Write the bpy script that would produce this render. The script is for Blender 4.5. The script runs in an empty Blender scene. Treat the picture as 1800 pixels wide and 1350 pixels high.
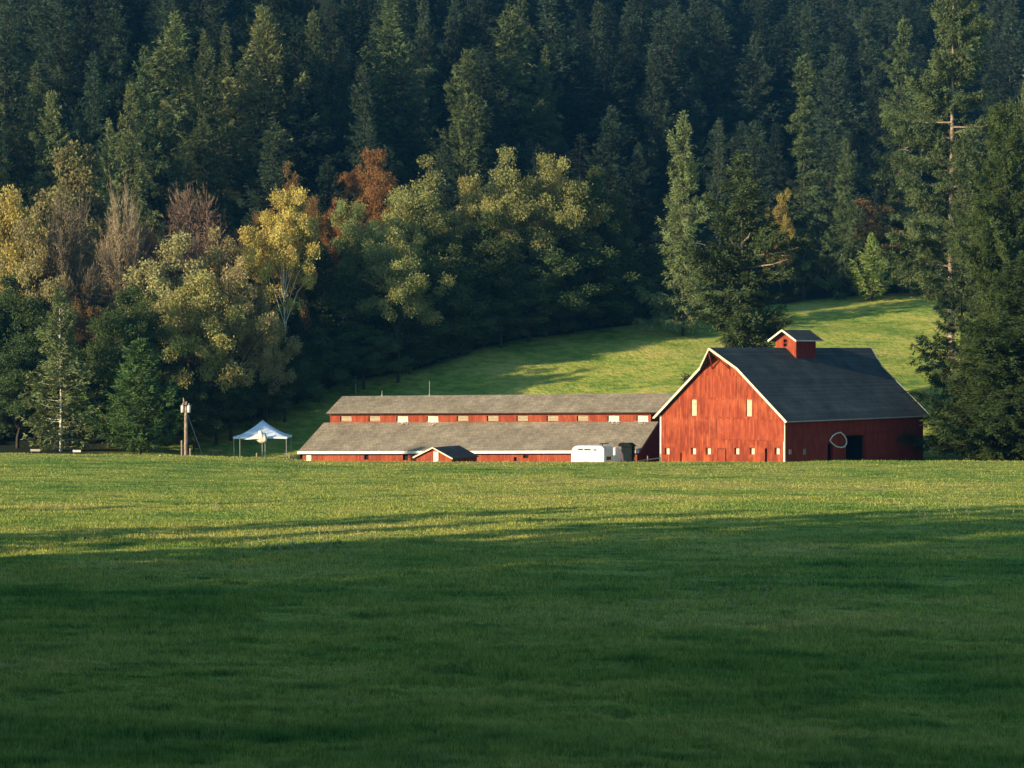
import bpy, math
import numpy as np
from math import radians as R, sin, cos, pi
from mathutils import Vector, Matrix
C = bpy.context.scene.collection
SC = bpy.context.scene
PI = math.pi
# ------------------------------------------------------------------ camera, sky, sun, exposure
F, CX, CY, HY, CAMZ = 3600.0, 900.0, 675.0, 615.0, 12.7
PITCH = math.atan((CY - HY) / F)
cam = bpy.data.cameras.new('camera'); co = bpy.data.objects.new('camera', cam); C.objects.link(co)
cam.sensor_width = 36; cam.lens = 36 * F / 1800; cam.clip_end = 6000; cam.clip_start = 1
co.location = (0, 0, CAMZ); co.rotation_euler = (PI / 2 - PITCH, 0, 0)
SC.camera = co
SUN_EL, SUN_AZ = R(15.0), R(33.0)            # azimuth: from -X towards the camera
SDIR = Vector((-cos(SUN_AZ) * cos(SUN_EL), -sin(SUN_AZ) * cos(SUN_EL), sin(SUN_EL)))
w = bpy.data.worlds.new("World"); SC.world = w; w.use_nodes = True
sky = w.node_tree.nodes.new('ShaderNodeTexSky'); sky.sky_type = 'NISHITA'; sky.sun_disc = False
sky.sun_elevation = SUN_EL; sky.sun_rotation = math.atan2(SDIR.x, SDIR.y)
sky.ozone_density = 3.0; sky.dust_density = 0.3; sky.air_density = 1.2
tint = w.node_tree.nodes.new('ShaderNodeMix'); tint.data_type = 'RGBA'; tint.blend_type = 'MULTIPLY'; tint.inputs[0].default_value = 1
tint.inputs[7].default_value = (.86, 1.07, 1.0, 1)      # sky light tinted to set the colour of the shade
w.node_tree.links.new(sky.outputs[0], tint.inputs[6]); w.node_tree.links.new(tint.outputs[2], w.node_tree.nodes['Background'].inputs[0])
w.node_tree.nodes['Background'].inputs[1].default_value = 0.095
sl = bpy.data.lights.new('sun', 'SUN'); so = bpy.data.objects.new('sun', sl); C.objects.link(so)
sl.energy = 5.0; sl.angle = R(0.5); sl.color = (1.0, 0.80, 0.52)
so.rotation_euler = SDIR.to_track_quat('Z', 'Y').to_euler(); so.location = (-100, -40, 80)
SC.view_settings.view_transform = 'Standard'; SC.view_settings.look = 'None'
SC.view_settings.exposure = 0.95; SC.view_settings.gamma = 1.0
SC.cycles.max_bounces = 5; SC.cycles.diffuse_bounces = 3; SC.cycles.glossy_bounces = 2
SC.cycles.transmission_bounces = 3; SC.cycles.transparent_max_bounces = 8; SC.cycles.volume_bounces = 0
SC.cycles.use_adaptive_sampling = True
HAZE = 0.00012

def at(px, py, Y):
    """point at world depth Y seen at photo pixel (px, py)"""
    yn = -(py - CY) / F; xn = (px - CX) / F
    cp, sp = cos(PITCH), sin(PITCH)
    dy = cp + yn * sp; dz = -sp + yn * cp
    t = Y / dy
    return Vector((xn * t, Y, CAMZ + dz * t))
def proj(x, y, z):
    cp, sp = cos(PITCH), sin(PITCH); dz = z - CAMZ
    d = y * cp - dz * sp; u = y * sp + dz * cp
    return CX + F * x / d, CY - F * u / d
# ------------------------------------------------------------------ terrain
sm = lambda a, b, x: (lambda t: t * t * (3 - 2 * t))(np.clip((x - a) / (b - a), 0, 1))
EX = [-400, -120, -62, -45.8, -38, -26.7, -13.8, 0, 30.4, 53.5, 76.8, 110, 400]
EY = [292, 292, 298, 302, 305, 320, 330, 345, 365, 385, 395, 405, 420]
EZ = [0.5, 0.5, 0.9, 1.5, 2.6, 7.8, 10.4, 14.1, 18.3, 21.8, 23.9, 25, 26]
def vnoise(x, y, s, seed=0):
    """cheap smooth value noise"""
    x = x / s; y = y / s
    xi = np.floor(x); yi = np.floor(y); fx = x - xi; fy = y - yi
    fx = fx * fx * (3 - 2 * fx); fy = fy * fy * (3 - 2 * fy)
    h = lambda a, b: np.modf(np.abs(np.sin(a * 127.1 + b * 311.7 + seed * 74.7) * 43758.5453))[0]
    return (h(xi, yi) * (1 - fx) + h(xi + 1, yi) * fx) * (1 - fy) + (h(xi, yi + 1) * (1 - fx) + h(xi + 1, yi + 1) * fx) * fy - .5
def ground(x, y):
    x = np.asarray(x, float); y = np.asarray(y, float)
    base = -x * 0.007 + .30 * vnoise(x, y, 26, 1) * sm(20, 80, y) + .15 * vnoise(x, y, 7, 2)
    base = base + .11 * vnoise(x, y, 2.6, 3)
    zc = 12.7 - (np.interp(x, [-62, -36, -25, -22, 30, 36, 60], [790, 796, 802, 808.5, 809, 806, 806]) - 615) / 3600 * 224 - .12
    base = base + (zc - base) * .85 * np.exp(-((y - 224) / 24) ** 2)
    low = -1.2 - 1.3 * (1 - sm(4, 24, x)) + 1.45 * (1 - sm(-58, -34, x))
    z0 = base * (1 - sm(224, 238, y)) + low * sm(224, 238, y)
    ye = np.interp(x, EX, EY); ze = np.interp(x, EX, EZ)
    ys = np.interp(x, [-60, -27, 18, 40, 90], [288, 290, 275, 264, 260])
    t = (y - ys) / (ye - ys)
    past = np.where(t <= 0, 0, np.clip(t, 0, 1) ** 1.15)
    und = .9 * vnoise(x + y * .4, y, 19, 4) + .45 * vnoise(x, y * 1.7, 8, 5) + .12 * vnoise(x, y, 3, 6)
    z = z0 * (1 - past) + ze * past + und * sm(0.02, .25, t) * sm(-40, -10, x)
    hs = np.maximum(0, y - ye)
    hill = .50 * hs * sm(0, 25, hs) + 2.5 * vnoise(x, y, 40, 7) * sm(0, 30, hs)
    hill = hill * (1 - .22 * sm(-50, 45, x))
    z = z + np.minimum(hill, 190 + 0 * hill)
    # unseen spur added far to the left, meant to shade the upper slope
    sp = 95 * np.exp(-((x + 330) / 75) ** 2) * sm(330, 385, y)
    # low rise with woods on it beyond the left edge of the field
    rise = 5.0 * sm(-70, -130, x) * sm(160, 120, y) * sm(-60, 0, y)
    return z + sp + rise
def gz(x, y): return float(ground(np.array([x]), np.array([y]))[0])
# ------------------------------------------------------------------ mesh helpers
def newmesh(name, v, f):
    m = bpy.data.meshes.new(name); m.from_pydata([tuple(a) for a in v], [], [tuple(a) for a in f]); m.update(); return m
def bigmesh(name, V, nv):
    """V (n*nv,3) array of n separate faces of nv corners"""
    V = np.ascontiguousarray(V, dtype=np.float32); n = len(V); nf = n // nv
    m = bpy.data.meshes.new(name)
    m.vertices.add(n); m.vertices.foreach_set('co', V.ravel())
    m.loops.add(n); m.loops.foreach_set('vertex_index', np.arange(n, dtype=np.int32))
    m.polygons.add(nf); m.polygons.foreach_set('loop_start', np.arange(0, n, nv, dtype=np.int32))
    m.update(calc_edges=True); return m
def link(name, mesh, mat, parent=None, **p):
    if mat is not None and not mesh.materials: mesh.materials.append(mat)
    o = bpy.data.objects.new(name, mesh); C.objects.link(o)
    if parent: o.parent = parent
    for k, v in p.items(): o[k] = v
    return o
def thing(name, label, cat, loc=(0, 0, 0), rz=0, group=None):
    o = bpy.data.objects.new(name, None); C.objects.link(o); o.location = loc; o.rotation_euler = (0, 0, rz)
    o.empty_display_size = .2
    o['label'] = label; o['category'] = cat
    if group: o['group'] = group
    return o
class MB:
    def __init__(s): s.v = []; s.f = []
    def quad(s, *p):
        n = len(s.v); s.v += [tuple(a) for a in p]; s.f.append(tuple(range(n, n + len(p)))); return s
    def box(s, a, b, M=None):
        x0, y0, z0 = a; x1, y1, z1 = b; n = len(s.v)
        P = [(x0,y0,z0),(x1,y0,z0),(x1,y1,z0),(x0,y1,z0),(x0,y0,z1),(x1,y0,z1),(x1,y1,z1),(x0,y1,z1)]
        if M is not None: P = [tuple(M @ Vector(q)) for q in P]
        s.v += P
        s.f += [tuple(n + i for i in q) for q in ((0,3,2,1),(4,5,6,7),(0,1,5,4),(1,2,6,5),(2,3,7,6),(3,0,4,7))]
        return s
    def bar(s, p, q, w, h=None, up=(0, 0, 1)):
        h = h or w; p = Vector(p); q = Vector(q); d = (q - p).normalized(); up = Vector(up)
        if abs(d.dot(up)) > .98: up = Vector((1, 0, 0))
        a = d.cross(up).normalized() * (w / 2); b = a.cross(d).normalized() * (h / 2); n = len(s.v)
        for c in (p, q): s.v += [tuple(c - a - b), tuple(c + a - b), tuple(c + a + b), tuple(c - a + b)]
        s.f += [tuple(n + i for i in k) for k in ((0,1,2,3),(7,6,5,4),(0,4,5,1),(1,5,6,2),(2,6,7,3),(3,7,4,0))]
        return s
    def tube(s, pts, rad, k=8, cap=True, closed=False):
        pts = [Vector(p) for p in pts]; n0 = len(s.v); N = len(pts)
        if not hasattr(rad, '__len__'): rad = [rad] * N
        prev = None
        for i, p in enumerate(pts):
            if closed: d = (pts[(i + 1) % N] - pts[i - 1]).normalized()
            else: d = (pts[min(i + 1, N - 1)] - pts[max(i - 1, 0)]).normalized()
            if prev is None:
                a = d.orthogonal().normalized()
            else:
                a = (prev - d * prev.dot(d)).normalized()
            prev = a; b = d.cross(a)
            for j in range(k):
                t = 2 * PI * j / k; s.v.append(tuple(p + (a * cos(t) + b * sin(t)) * rad[i]))
        for i in range(N if closed else N - 1):
            for j in range(k):
                i2 = (i + 1) % N
                s.f.append((n0 + i * k + j, n0 + i * k + (j + 1) % k, n0 + i2 * k + (j + 1) % k, n0 + i2 * k + j))
        if cap and not closed:
            s.f.append(tuple(n0 + j for j in range(k))[::-1]); s.f.append(tuple(n0 + (N - 1) * k + j for j in range(k)))
        return s
    def prism(s, poly, d):
        """poly: list of 3D points, extruded by vector d"""
        n = len(s.v); k = len(poly); d = Vector(d)
        s.v += [tuple(p) for p in poly] + [tuple(Vector(p) + d) for p in poly]
        s.f.append(tuple(n + i for i in range(k))[::-1]); s.f.append(tuple(n + k + i for i in range(k)))
        for i in range(k): s.f.append((n + i, n + (i + 1) % k, n + k + (i + 1) % k, n + k + i))
        return s
    def build(s, name, mat, parent=None, smooth=False, **p):
        m = newmesh(name, s.v, s.f)
        if smooth:
            for q in m.polygons: q.use_smooth = True
        return link(name, m, mat, parent, **p)
# ------------------------------------------------------------------ materials
def mat(name, rough=.8, spec=.3):
    m = bpy.data.materials.new(name); m.use_nodes = True; t = m.node_tree
    b = t.nodes['Principled BSDF']; b.inputs['Roughness'].default_value = rough
    b.inputs['Specular IOR Level'].default_value = spec
    return m, t, b
def nd(t, typ, **k):
    n = t.nodes.new(typ)
    for a, v in k.items(): setattr(n, a, v)
    return n
def noise(t, vec, scale, detail=4, rough=.6):
    n = nd(t, 'ShaderNodeTexNoise'); n.inputs['Scale'].default_value = scale; n.inputs['Detail'].default_value = detail
    n.inputs['Roughness'].default_value = rough
    if vec is not None: t.links.new(vec, n.inputs['Vector'])
    return n.outputs['Fac']
def ramp(t, fac, stops, interp='LINEAR'):
    r = nd(t, 'ShaderNodeValToRGB'); cr = r.color_ramp; cr.interpolation = interp
    while len(cr.elements) < len(stops): cr.elements.new(.5)
    for e, (p, c) in zip(cr.elements, stops): e.position = p; e.color = (*c, 1) if hasattr(c, '__len__') else (c, c, c, 1)
    t.links.new(fac, r.inputs[0]); return r.outputs[0]
def mix(t, fac, a, b, blend='MIX'):
    m = nd(t, 'ShaderNodeMix', data_type='RGBA', blend_type=blend)
    for sck, v in ((m.inputs[0], fac), (m.inputs[6], a), (m.inputs[7], b)):
        if hasattr(v, 'links') or isinstance(v, bpy.types.NodeSocket): t.links.new(v, sck)
        elif hasattr(v, '__len__'): sck.default_value = (*v, 1)
        else: sck.default_value = v
    return m.outputs[2]
def math_(t, op, a, b=None, c=None):
    m = nd(t, 'ShaderNodeMath', operation=op)
    for i, v in enumerate((a, b, c)):
        if v is None: continue
        if isinstance(v, bpy.types.NodeSocket): t.links.new(v, m.inputs[i])
        else: m.inputs[i].default_value = v
    return m.outputs[0]
def coord(t, kind='Object', scale=None, rot=None):
    o = nd(t, 'ShaderNodeTexCoord').outputs[kind]
    if scale is None: return o
    mp = nd(t, 'ShaderNodeMapping'); mp.inputs['Scale'].default_value = scale
    if rot: mp.inputs['Rotation'].default_value = rot
    t.links.new(o, mp.inputs[0]); return mp.outputs[0]
def pos(t, scale=None, rot=None):
    o = nd(t, 'ShaderNodeNewGeometry').outputs['Position']
    if scale is None: return o
    mp = nd(t, 'ShaderNodeMapping'); mp.inputs['Scale'].default_value = scale
    if rot: mp.inputs['Rotation'].default_value = rot
    t.links.new(o, mp.inputs[0]); return mp.outputs[0]
def bump(t, b, h, strength=.5, dist=.05):
    n = nd(t, 'ShaderNodeBump'); n.inputs['Strength'].default_value = strength; n.inputs['Distance'].default_value = dist
    t.links.new(h, n.inputs['Height']); t.links.new(n.outputs[0], b.inputs['Normal'])
def plain(name, col, rough=.7, var=.15, sc=3, spec=.3, metal=0):
    m, t, b = mat(name, rough, spec)
    n = noise(t, coord(t), sc, 5)
    c2 = tuple(max(0, c * (1 - var * 1.6)) for c in col); c3 = tuple(min(1, c * (1 + var)) for c in col)
    t.links.new(ramp(t, n, [(.3, c2), (.7, c3)]), b.inputs['Base Color']); b.inputs['Metallic'].default_value = metal
    return m
def siding(name, base, light, dark, board=.28, fade=.5):
    """vertical boards: local x+y runs along either wall"""
    m, t, b = mat(name, .85, .2)
    oc = coord(t); sp = nd(t, 'ShaderNodeSeparateXYZ'); t.links.new(oc, sp.inputs[0])
    u = math_(t, 'ADD', sp.outputs[0], sp.outputs[1]); ub = math_(t, 'DIVIDE', u, board)
    fl = math_(t, 'FLOOR', ub); fr = math_(t, 'FRACT', ub)
    cb = nd(t, 'ShaderNodeCombineXYZ'); t.links.new(fl, cb.inputs[0]); t.links.new(math_(t, 'MULTIPLY', sp.outputs[2], .22), cb.inputs[2])
    per = noise(t, cb.outputs[0], 1.7, 2)
    cs = nd(t, 'ShaderNodeCombineXYZ'); t.links.new(math_(t, 'MULTIPLY', u, 5.0), cs.inputs[0]); t.links.new(math_(t, 'MULTIPLY', sp.outputs[2], .35), cs.inputs[2])
    streak = noise(t, cs.outputs[0], 1.3, 6, .65)
    blotch = noise(t, oc, .45, 4)
    col = ramp(t, streak, [(.30, dark), (.48, base), (.70, light)])
    col = mix(t, ramp(t, per, [(.32, 0.0), (.60, .9)]), col, dark)
    col = mix(t, ramp(t, blotch, [(.50, 0.0), (.72, .5)]), col, light)
    gap = math_(t, 'LESS_THAN', fr, .09)
    col = mix(t, math_(t, 'MULTIPLY', gap, .65), col, tuple(c * .25 for c in dark))
    t.links.new(col, b.inputs['Base Color'])
    h = math_(t, 'ADD', math_(t, 'MULTIPLY', streak, .25), math_(t, 'SUBTRACT', 1.0, gap))
    bump(t, b, h, .5, .03)
    return m
def shingle(name, c0, c1, c2, row=.35, wear=None):
    m, t, b = mat(name, .9, .2)
    oc = coord(t)
    big = noise(t, oc, .35, 5, .65); fine = noise(t, oc, 6, 4, .7)
    st = noise(t, coord(t, 'Object', (.9, .12, .12)), 1.5, 5)
    br = nd(t, 'ShaderNodeTexBrick'); br.inputs['Scale'].default_value = 1; br.inputs['Brick Width'].default_value = .5
    br.inputs['Row Height'].default_value = row; br.inputs['Mortar Size'].default_value = .02
    br.inputs['Color1'].default_value = (.4,.4,.4,1); br.inputs['Color2'].default_value = (.62,.62,.62,1); br.inputs['Mortar'].default_value = (.2,.2,.2,1)
    sp = nd(t, 'ShaderNodeSeparateXYZ'); t.links.new(oc, sp.inputs[0]); cb = nd(t, 'ShaderNodeCombineXYZ')
    t.links.new(math_(t, 'ADD', sp.outputs[0], math_(t, 'MULTIPLY', sp.outputs[1], .001)), cb.inputs[0])
    t.links.new(math_(t, 'MULTIPLY', sp.outputs[2], 1.6), cb.inputs[1]); t.links.new(cb.outputs[0], br.inputs['Vector'])
    f = math_(t, 'ADD', math_(t, 'MULTIPLY', big, .5), math_(t, 'ADD', math_(t, 'MULTIPLY', fine, .3), math_(t, 'MULTIPLY', st, .2)))
    col = ramp(t, f, [(.38, c0), (.5, c1), (.62, c2)])
    col = mix(t, .8, col, br.outputs[0], 'OVERLAY')
    if wear: col = mix(t, ramp(t, noise(t, oc, 1.1, 6, .7), [(.58, 0.0), (.68, .7)]), col, wear)
    t.links.new(col, b.inputs['Base Color']); bump(t, b, fine, .4, .03)
    return m
def foliage(name, trans=.25, var=.5, sc=.5):   # matt leaves
    """colour comes from each tree's own object colour"""
    m, t, b = mat(name, .85, .04)
    oi = nd(t, 'ShaderNodeObjectInfo'); oc = coord(t)
    n1 = noise(t, oc, sc, 3); n2 = noise(t, oc, 4.5, 3)
    f = math_(t, 'ADD', math_(t, 'MULTIPLY', n1, .6), math_(t, 'MULTIPLY', n2, .4))
    br = ramp(t, f, [(.33, 1 - var), (.5, 1.0), (.68, 1 + var)])
    br_ = nd(t, 'ShaderNodeMix', data_type='RGBA', blend_type='MULTIPLY'); br_.inputs[0].default_value = 1
    t.links.new(oi.outputs['Color'], br_.inputs[6]); t.links.new(br, br_.inputs[7])
    hs = nd(t, 'ShaderNodeHueSaturation'); t.links.new(br_.outputs[2], hs.inputs['Color'])
    t.links.new(math_(t, 'ADD', .46, math_(t, 'MULTIPLY', n1, .08)), hs.inputs['Hue'])
    col = hs.outputs[0]
    t.links.new(col, b.inputs['Base Color'])
    if trans > 0:
        tr = nd(t, 'ShaderNodeBsdfTranslucent'); t.links.new(col, tr.inputs[0])
        ms = nd(t, 'ShaderNodeMixShader'); ms.inputs[0].default_value = trans
        t.links.new(b.outputs[0], ms.inputs[1]); t.links.new(tr.outputs[0], ms.inputs[2])
        t.links.new(ms.outputs[0], t.nodes['Material Output'].inputs[0])
    return m
M = {}
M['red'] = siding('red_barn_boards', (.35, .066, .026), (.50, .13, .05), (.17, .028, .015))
M['redside'] = siding('red_barn_boards_side', (.25, .032, .022), (.31, .048, .03), (.15, .02, .015))  # same boards as the front, with the unlit walls' shade in the colour
M['redlong'] = siding('red_shed_boards', (.35, .075, .032), (.48, .14, .07), (.22, .038, .02), .25)
M['hatch'] = siding('red_hatch_boards', (.35, .070, .03), (.48, .12, .055), (.22, .036, .018), .2)
M['roofdark'] = shingle('dark_shingles', (.034, .042, .046), (.062, .070, .074), (.10, .105, .108))
M['roofgrey'] = shingle('grey_shingles', (.17, .145, .105), (.25, .21, .155), (.33, .28, .21), .3, (.32, .23, .15))
M['cream'] = plain('cream_trim', (.72, .64, .50), .6, .15, 2)
M['white'] = plain('white_paint', (.70, .69, .66), .45, .08, 1.5, .5)
M['pane'] = plain('cream_boards', (.50, .42, .30), .7, .2, 4)
M['dark'] = plain('dark_interior', (.012, .012, .013), .9, .1)
M['darkwood'] = plain('dark_wood', (.05, .035, .025), .85, .3, 5)
M['wood'] = plain('weathered_wood', (.24, .18, .12), .85, .35, 6)
M['postwood'] = plain('pale_post_wood', (.34, .26, .18), .85, .3, 6)
M['grey'] = plain('grey_metal', (.30, .31, .32), .5, .15, 3, .5, .3)
M['black'] = plain('black_metal', (.012, .018, .02), .9, .3, 3, .1)
M['tent'] = plain('white_canvas', (.62, .70, .82), .8, .05, 1)
M['cloth'] = plain('white_cloth', (.85, .78, .68), .9, .08, 2)
M['glass'] = plain('dark_glass', (.02, .025, .03), .1, .1, 2, .8)
M['bark'] = plain('conifer_bark', (.06, .045, .035), .95, .4, 3)
M['palebark'] = plain('pale_bark', (.34, .25, .19), .9, .35, 2)
M['birch'] = plain('white_bark', (.75, .68, .55), .85, .25, 1.5)
M['twig'] = foliage('bare_twigs', 0, .25, .3)
M['leaf'] = foliage('broad_leaves', .30, .55, .45)
M['needle'] = foliage('conifer_needles', .12, .55, .5)

def grass_col(t, p, rot=.25):
    """meadow colours: patches that stretch gently, tufts, straw bits"""
    mp = nd(t, 'ShaderNodeMapping'); mp.inputs['Scale'].default_value = (.35, 1, 1); mp.inputs['Rotation'].default_value = (0, 0, .12); t.links.new(p, mp.inputs[0])
    big = noise(t, mp.outputs[0], .07, 5, .62); mid = noise(t, mp.outputs[0], .45, 4, .6)
    f = math_(t, 'ADD', math_(t, 'MULTIPLY', big, .6), math_(t, 'MULTIPLY', mid, .4))
    col = ramp(t, f, [(.35, (.085, .20, .035)), (.44, (.24, .33, .06)), (.54, (.46, .45, .10)), (.66, (.60, .49, .17))])
    col = mix(t, ramp(t, noise(t, p, 2.6, 4, .7), [(.35, .55), (.58, 0.0)]), col, (.05, .13, .028))
    dk = ramp(t, noise(t, mp.outputs[0], .9, 4, .55), [(.30, .9), (.44, 0.0)])
    col = mix(t, dk, col, (.045, .13, .03))
    return col
# ground sheet material: meadow in front, pasture on the slope, litter under the woods
m, t, b = mat('meadow_ground', .95, .1); P = pos(t)
c = grass_col(t, P); f = noise(t, P, 3.0, 4); c = mix(t, ramp(t, f, [(.3, .5), (.6, 0.0)]), c, (.02, .045, .012))
t.links.new(c, b.inputs['Base Color']); bump(t, b, noise(t, P, 2.2, 5), 1.0, .25); M['field'] = m
m, t, b = mat('pasture_ground', .95, .1)
mp = pos(t, (.7, 1.0, .6), (0, 0, .3)); P2 = pos(t)
f1 = noise(t, mp, .10, 6, .62); f2 = noise(t, mp, .8, 5, .65)
f = math_(t, 'ADD', math_(t, 'MULTIPLY', f1, .6), math_(t, 'MULTIPLY', f2, .4))
c = ramp(t, f, [(.36, (.10, .19, .035)), (.47, (.23, .30, .05)), (.56, (.38, .38, .085)), (.67, (.54, .43, .14))])
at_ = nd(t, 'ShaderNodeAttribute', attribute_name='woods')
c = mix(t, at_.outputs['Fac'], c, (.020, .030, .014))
t.links.new(c, b.inputs['Base Color']); bump(t, b, noise(t, P2, 1.3, 5), .9, .35); M['pasture'] = m
# ------------------------------------------------------------------ ground sheets
def sheet(name, xs, ys, material, **p):
    X, Y = np.meshgrid(xs, ys); Z = ground(X, Y)
    V = np.stack([X, Y, Z], -1).reshape(-1, 3).astype(np.float32); nx, ny = len(xs), len(ys)
    i = (np.arange(ny - 1)[:, None] * nx + np.arange(nx - 1)[None]).ravel()
    L = np.stack([i, i + 1, i + nx + 1, i + nx], -1).astype(np.int32)
    m = bpy.data.meshes.new(name); m.vertices.add(len(V)); m.vertices.foreach_set('co', V.ravel())
    m.loops.add(L.size); m.loops.foreach_set('vertex_index', L.ravel())
    m.polygons.add(len(L)); m.polygons.foreach_set('loop_start', np.arange(0, L.size, 4, dtype=np.int32))
    m.update(calc_edges=True); m.polygons.foreach_set('use_smooth', np.ones(len(L), bool))
    return link(name, m, material, **p), V
near = np.concatenate([np.arange(-700, -120, 12), np.arange(-120, 120, 1.0), np.arange(120, 701, 12)])
sheet('field', near, np.concatenate([np.arange(-300, -20, 20), np.arange(-20, 236, 1.0), [236]]), M['field'], kind='structure')
hx = np.concatenate([np.arange(-700, -100, 10), np.arange(-100, 120, 1.3), np.arange(120, 701, 12)])
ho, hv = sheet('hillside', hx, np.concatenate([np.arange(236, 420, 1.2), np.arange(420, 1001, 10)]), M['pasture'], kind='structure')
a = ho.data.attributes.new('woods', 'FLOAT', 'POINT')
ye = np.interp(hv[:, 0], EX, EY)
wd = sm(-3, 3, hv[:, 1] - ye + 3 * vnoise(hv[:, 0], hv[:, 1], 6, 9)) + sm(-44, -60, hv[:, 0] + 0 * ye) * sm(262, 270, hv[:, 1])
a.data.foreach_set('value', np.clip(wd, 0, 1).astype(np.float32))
# ------------------------------------------------------------------ grass (one mass of blades)
def grass_mesh():
    rng = np.random.default_rng(5)
    N = 1300000
    u = rng.random(N)
    y0, y1 = 56.0, 236.0
    # even on screen: density falls with distance
    q = -1.6; Y = (y0 ** q + u * (y1 ** q - y0 ** q)) ** (1 / q)
    X = (rng.random(N) * 2 - 1) * (Y * .262 + 3)
    cl = vnoise(X, Y, 1.4, 21) + .7 * vnoise(X, Y, .5, 22) + .6 * vnoise(X, Y, 5, 23)
    hgt = np.clip(.15 + .22 * cl + .07 * rng.random(N), .04, .5) * np.clip(1.55 - Y / 170, .5, 1.3)
    tall = rng.random(N) < .035 + .05 * (vnoise(X, Y, 3.5, 31) > .12); hgt = np.where(tall, hgt * 1.4 + .10, hgt)
    Z = ground(X, Y)
    wdt = np.clip(Y / 3600 * 1.75 * .42, .012, .2) * (.7 + .6 * rng.random(N)) * np.where(tall, .6, 1)
    a = rng.random(N) * 2 * PI; la = rng.random(N) * 2 * PI; lm = hgt * (.15 + .45 * rng.random(N))
    dx, dy = np.cos(a) * wdt, np.sin(a) * wdt
    V = np.empty((N, 3, 3), np.float32)
    V[:, 0] = np.stack([X - dx, Y - dy, Z - .02], -1); V[:, 1] = np.stack([X + dx, Y + dy, Z - .02], -1)
    V[:, 2] = np.stack([X + np.cos(la) * lm, Y + np.sin(la) * lm, Z + hgt], -1)
    m = bigmesh('grass', V.reshape(-1, 3), 3)
    r = np.repeat(np.where(tall, 1.0, rng.random(N) * .8), 3).astype(np.float32)
    at_ = m.attributes.new('blade', 'FLOAT', 'POINT'); at_.data.foreach_set('value', r)
    return m
m, t, b = mat('grass_blades', .7, .2); P = pos(t); c = grass_col(t, P)
at_ = nd(t, 'ShaderNodeAttribute', attribute_name='blade')
br = ramp(t, at_.outputs['Fac'], [(0, .40), (.8, 1.6)])
c = mix(t, 1.0, c, br, 'MULTIPLY'); c = mix(t, ramp(t, at_.outputs['Fac'], [(.88, 0.0), (1.0, .65)]), c, (.30, .33, .13))
t.links.new(c, b.inputs['Base Color'])
tr = nd(t, 'ShaderNodeBsdfTranslucent'); t.links.new(c, tr.inputs[0]); ms = nd(t, 'ShaderNodeMixShader'); ms.inputs[0].default_value = .35
t.links.new(b.outputs[0], ms.inputs[1]); t.links.new(tr.outputs[0], ms.inputs[2]); t.links.new(ms.outputs[0], t.nodes['Material Output'].inputs[0])
link('grass', grass_mesh(), m, kind='stuff', label='long green meadow grass covering the field in front of the barns', category='grass')
# ------------------------------------------------------------------ walls with real openings
def wall(mb, P0, U, top, xs, z0, holes, n, th=.12, depth=0):
    """columns between the breakpoints xs; top(x) gives wall height; holes (x0,x1,za,zb); P0 origin, U along, n outward"""
    P0 = Vector(P0); U = Vector(U); n = Vector(n)
    xs = sorted(set([round(x, 4) for x in xs] + [round(h, 4) for q in holes for h in q[:2]]))
    pt = lambda x, z: P0 + U * x + Vector((0, 0, z))
    for a, b in zip(xs, xs[1:]):
        mid = (a + b) / 2; cuts = sorted([(h[2], h[3]) for h in holes if h[0] - 1e-3 <= a and h[1] + 1e-3 >= b])
        z = z0
        for za, zb in cuts:
            if za > z + 1e-4: mb.quad(pt(a, z), pt(b, z), pt(b, za), pt(a, za))
            z = zb
        mb.quad(pt(a, z), pt(b, z), pt(b, top(b)), pt(a, top(a)))
    for x0, x1, za, zb in holes:           # reveals
        d = -n * th
        mb.quad(pt(x0, za), pt(x0, zb), pt(x0, zb) + d, pt(x0, za) + d); mb.quad(pt(x1, zb), pt(x1, za), pt(x1, za) + d, pt(x1, zb) + d)
        mb.quad(pt(x0, zb), pt(x1, zb), pt(x1, zb) + d, pt(x0, zb) + d); mb.quad(pt(x1, za), pt(x0, za), pt(x0, za) + d, pt(x1, za) + d)
# ------------------------------------------------------------------ the big red barn
BA = R(45); BX = (1380 - CX) / F * 236; BY = 236.0
CR = Vector((BX, BY, 0)); Ux = Vector((cos(BA), -sin(BA), 0)); Uy = Vector((sin(BA), cos(BA), 0))
W_, L_ = 18.9, 28.2
B0 = CR - Ux * W_
ZB = -1.7
barn = thing('red_barn', 'tall red barn with dark shingled gable roof, white trim and small ridge cupola', 'barn', (B0.x, B0.y, ZB), -BA)
def onplane(px, py, O, n):
    d = at(px, py, 100.0) - Vector((0, 0, CAMZ)); o = Vector((0, 0, CAMZ)); n = Vector(n)
    return o + d * ((Vector(O) - o).dot(n) / d.dot(n))
def gpt(px, py):
    p = onplane(px, py, B0, Uy); q = p - B0; return q.dot(Ux), p.z - ZB
def spt(px, py):
    p = onplane(px, py, CR, Ux); q = p - CR; return q.dot(Uy), p.z - ZB
HE = at(1380, 735, 236).z - ZB; HR = 12.75 - ZB      # eaves and ridge above the base
hip = W_ / 2
def gtop(x): return HE + (HR - HE) * (1 - abs(x - hip) / hip) - .12
holes = []; panes = []
def ghole(x0, y0, x1, y1):
    a, zb = gpt(x0, y0); c, za = gpt(x1, y1); h = (a, c, za, zb); holes.append(h); return h
up = [ghole(1215, 702, 1225, 731), ghole(1312, 702, 1322, 732)]
lowr = [ghole(x - 4.2, 787, x + 4.2, 799) for x in (1172.5, 1219, 1245, 1295, 1322, 1366)]
slots = [ghole(1196, 796, 1198.2, 812), ghole(1344.5, 788, 1348.5, 812)]
mb = MB()
n = (0, -1, 0)
wall(mb, (0, 0, 0), (1, 0, 0), gtop, list(np.linspace(0, W_, 3)), 0, holes, n, .35)
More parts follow.
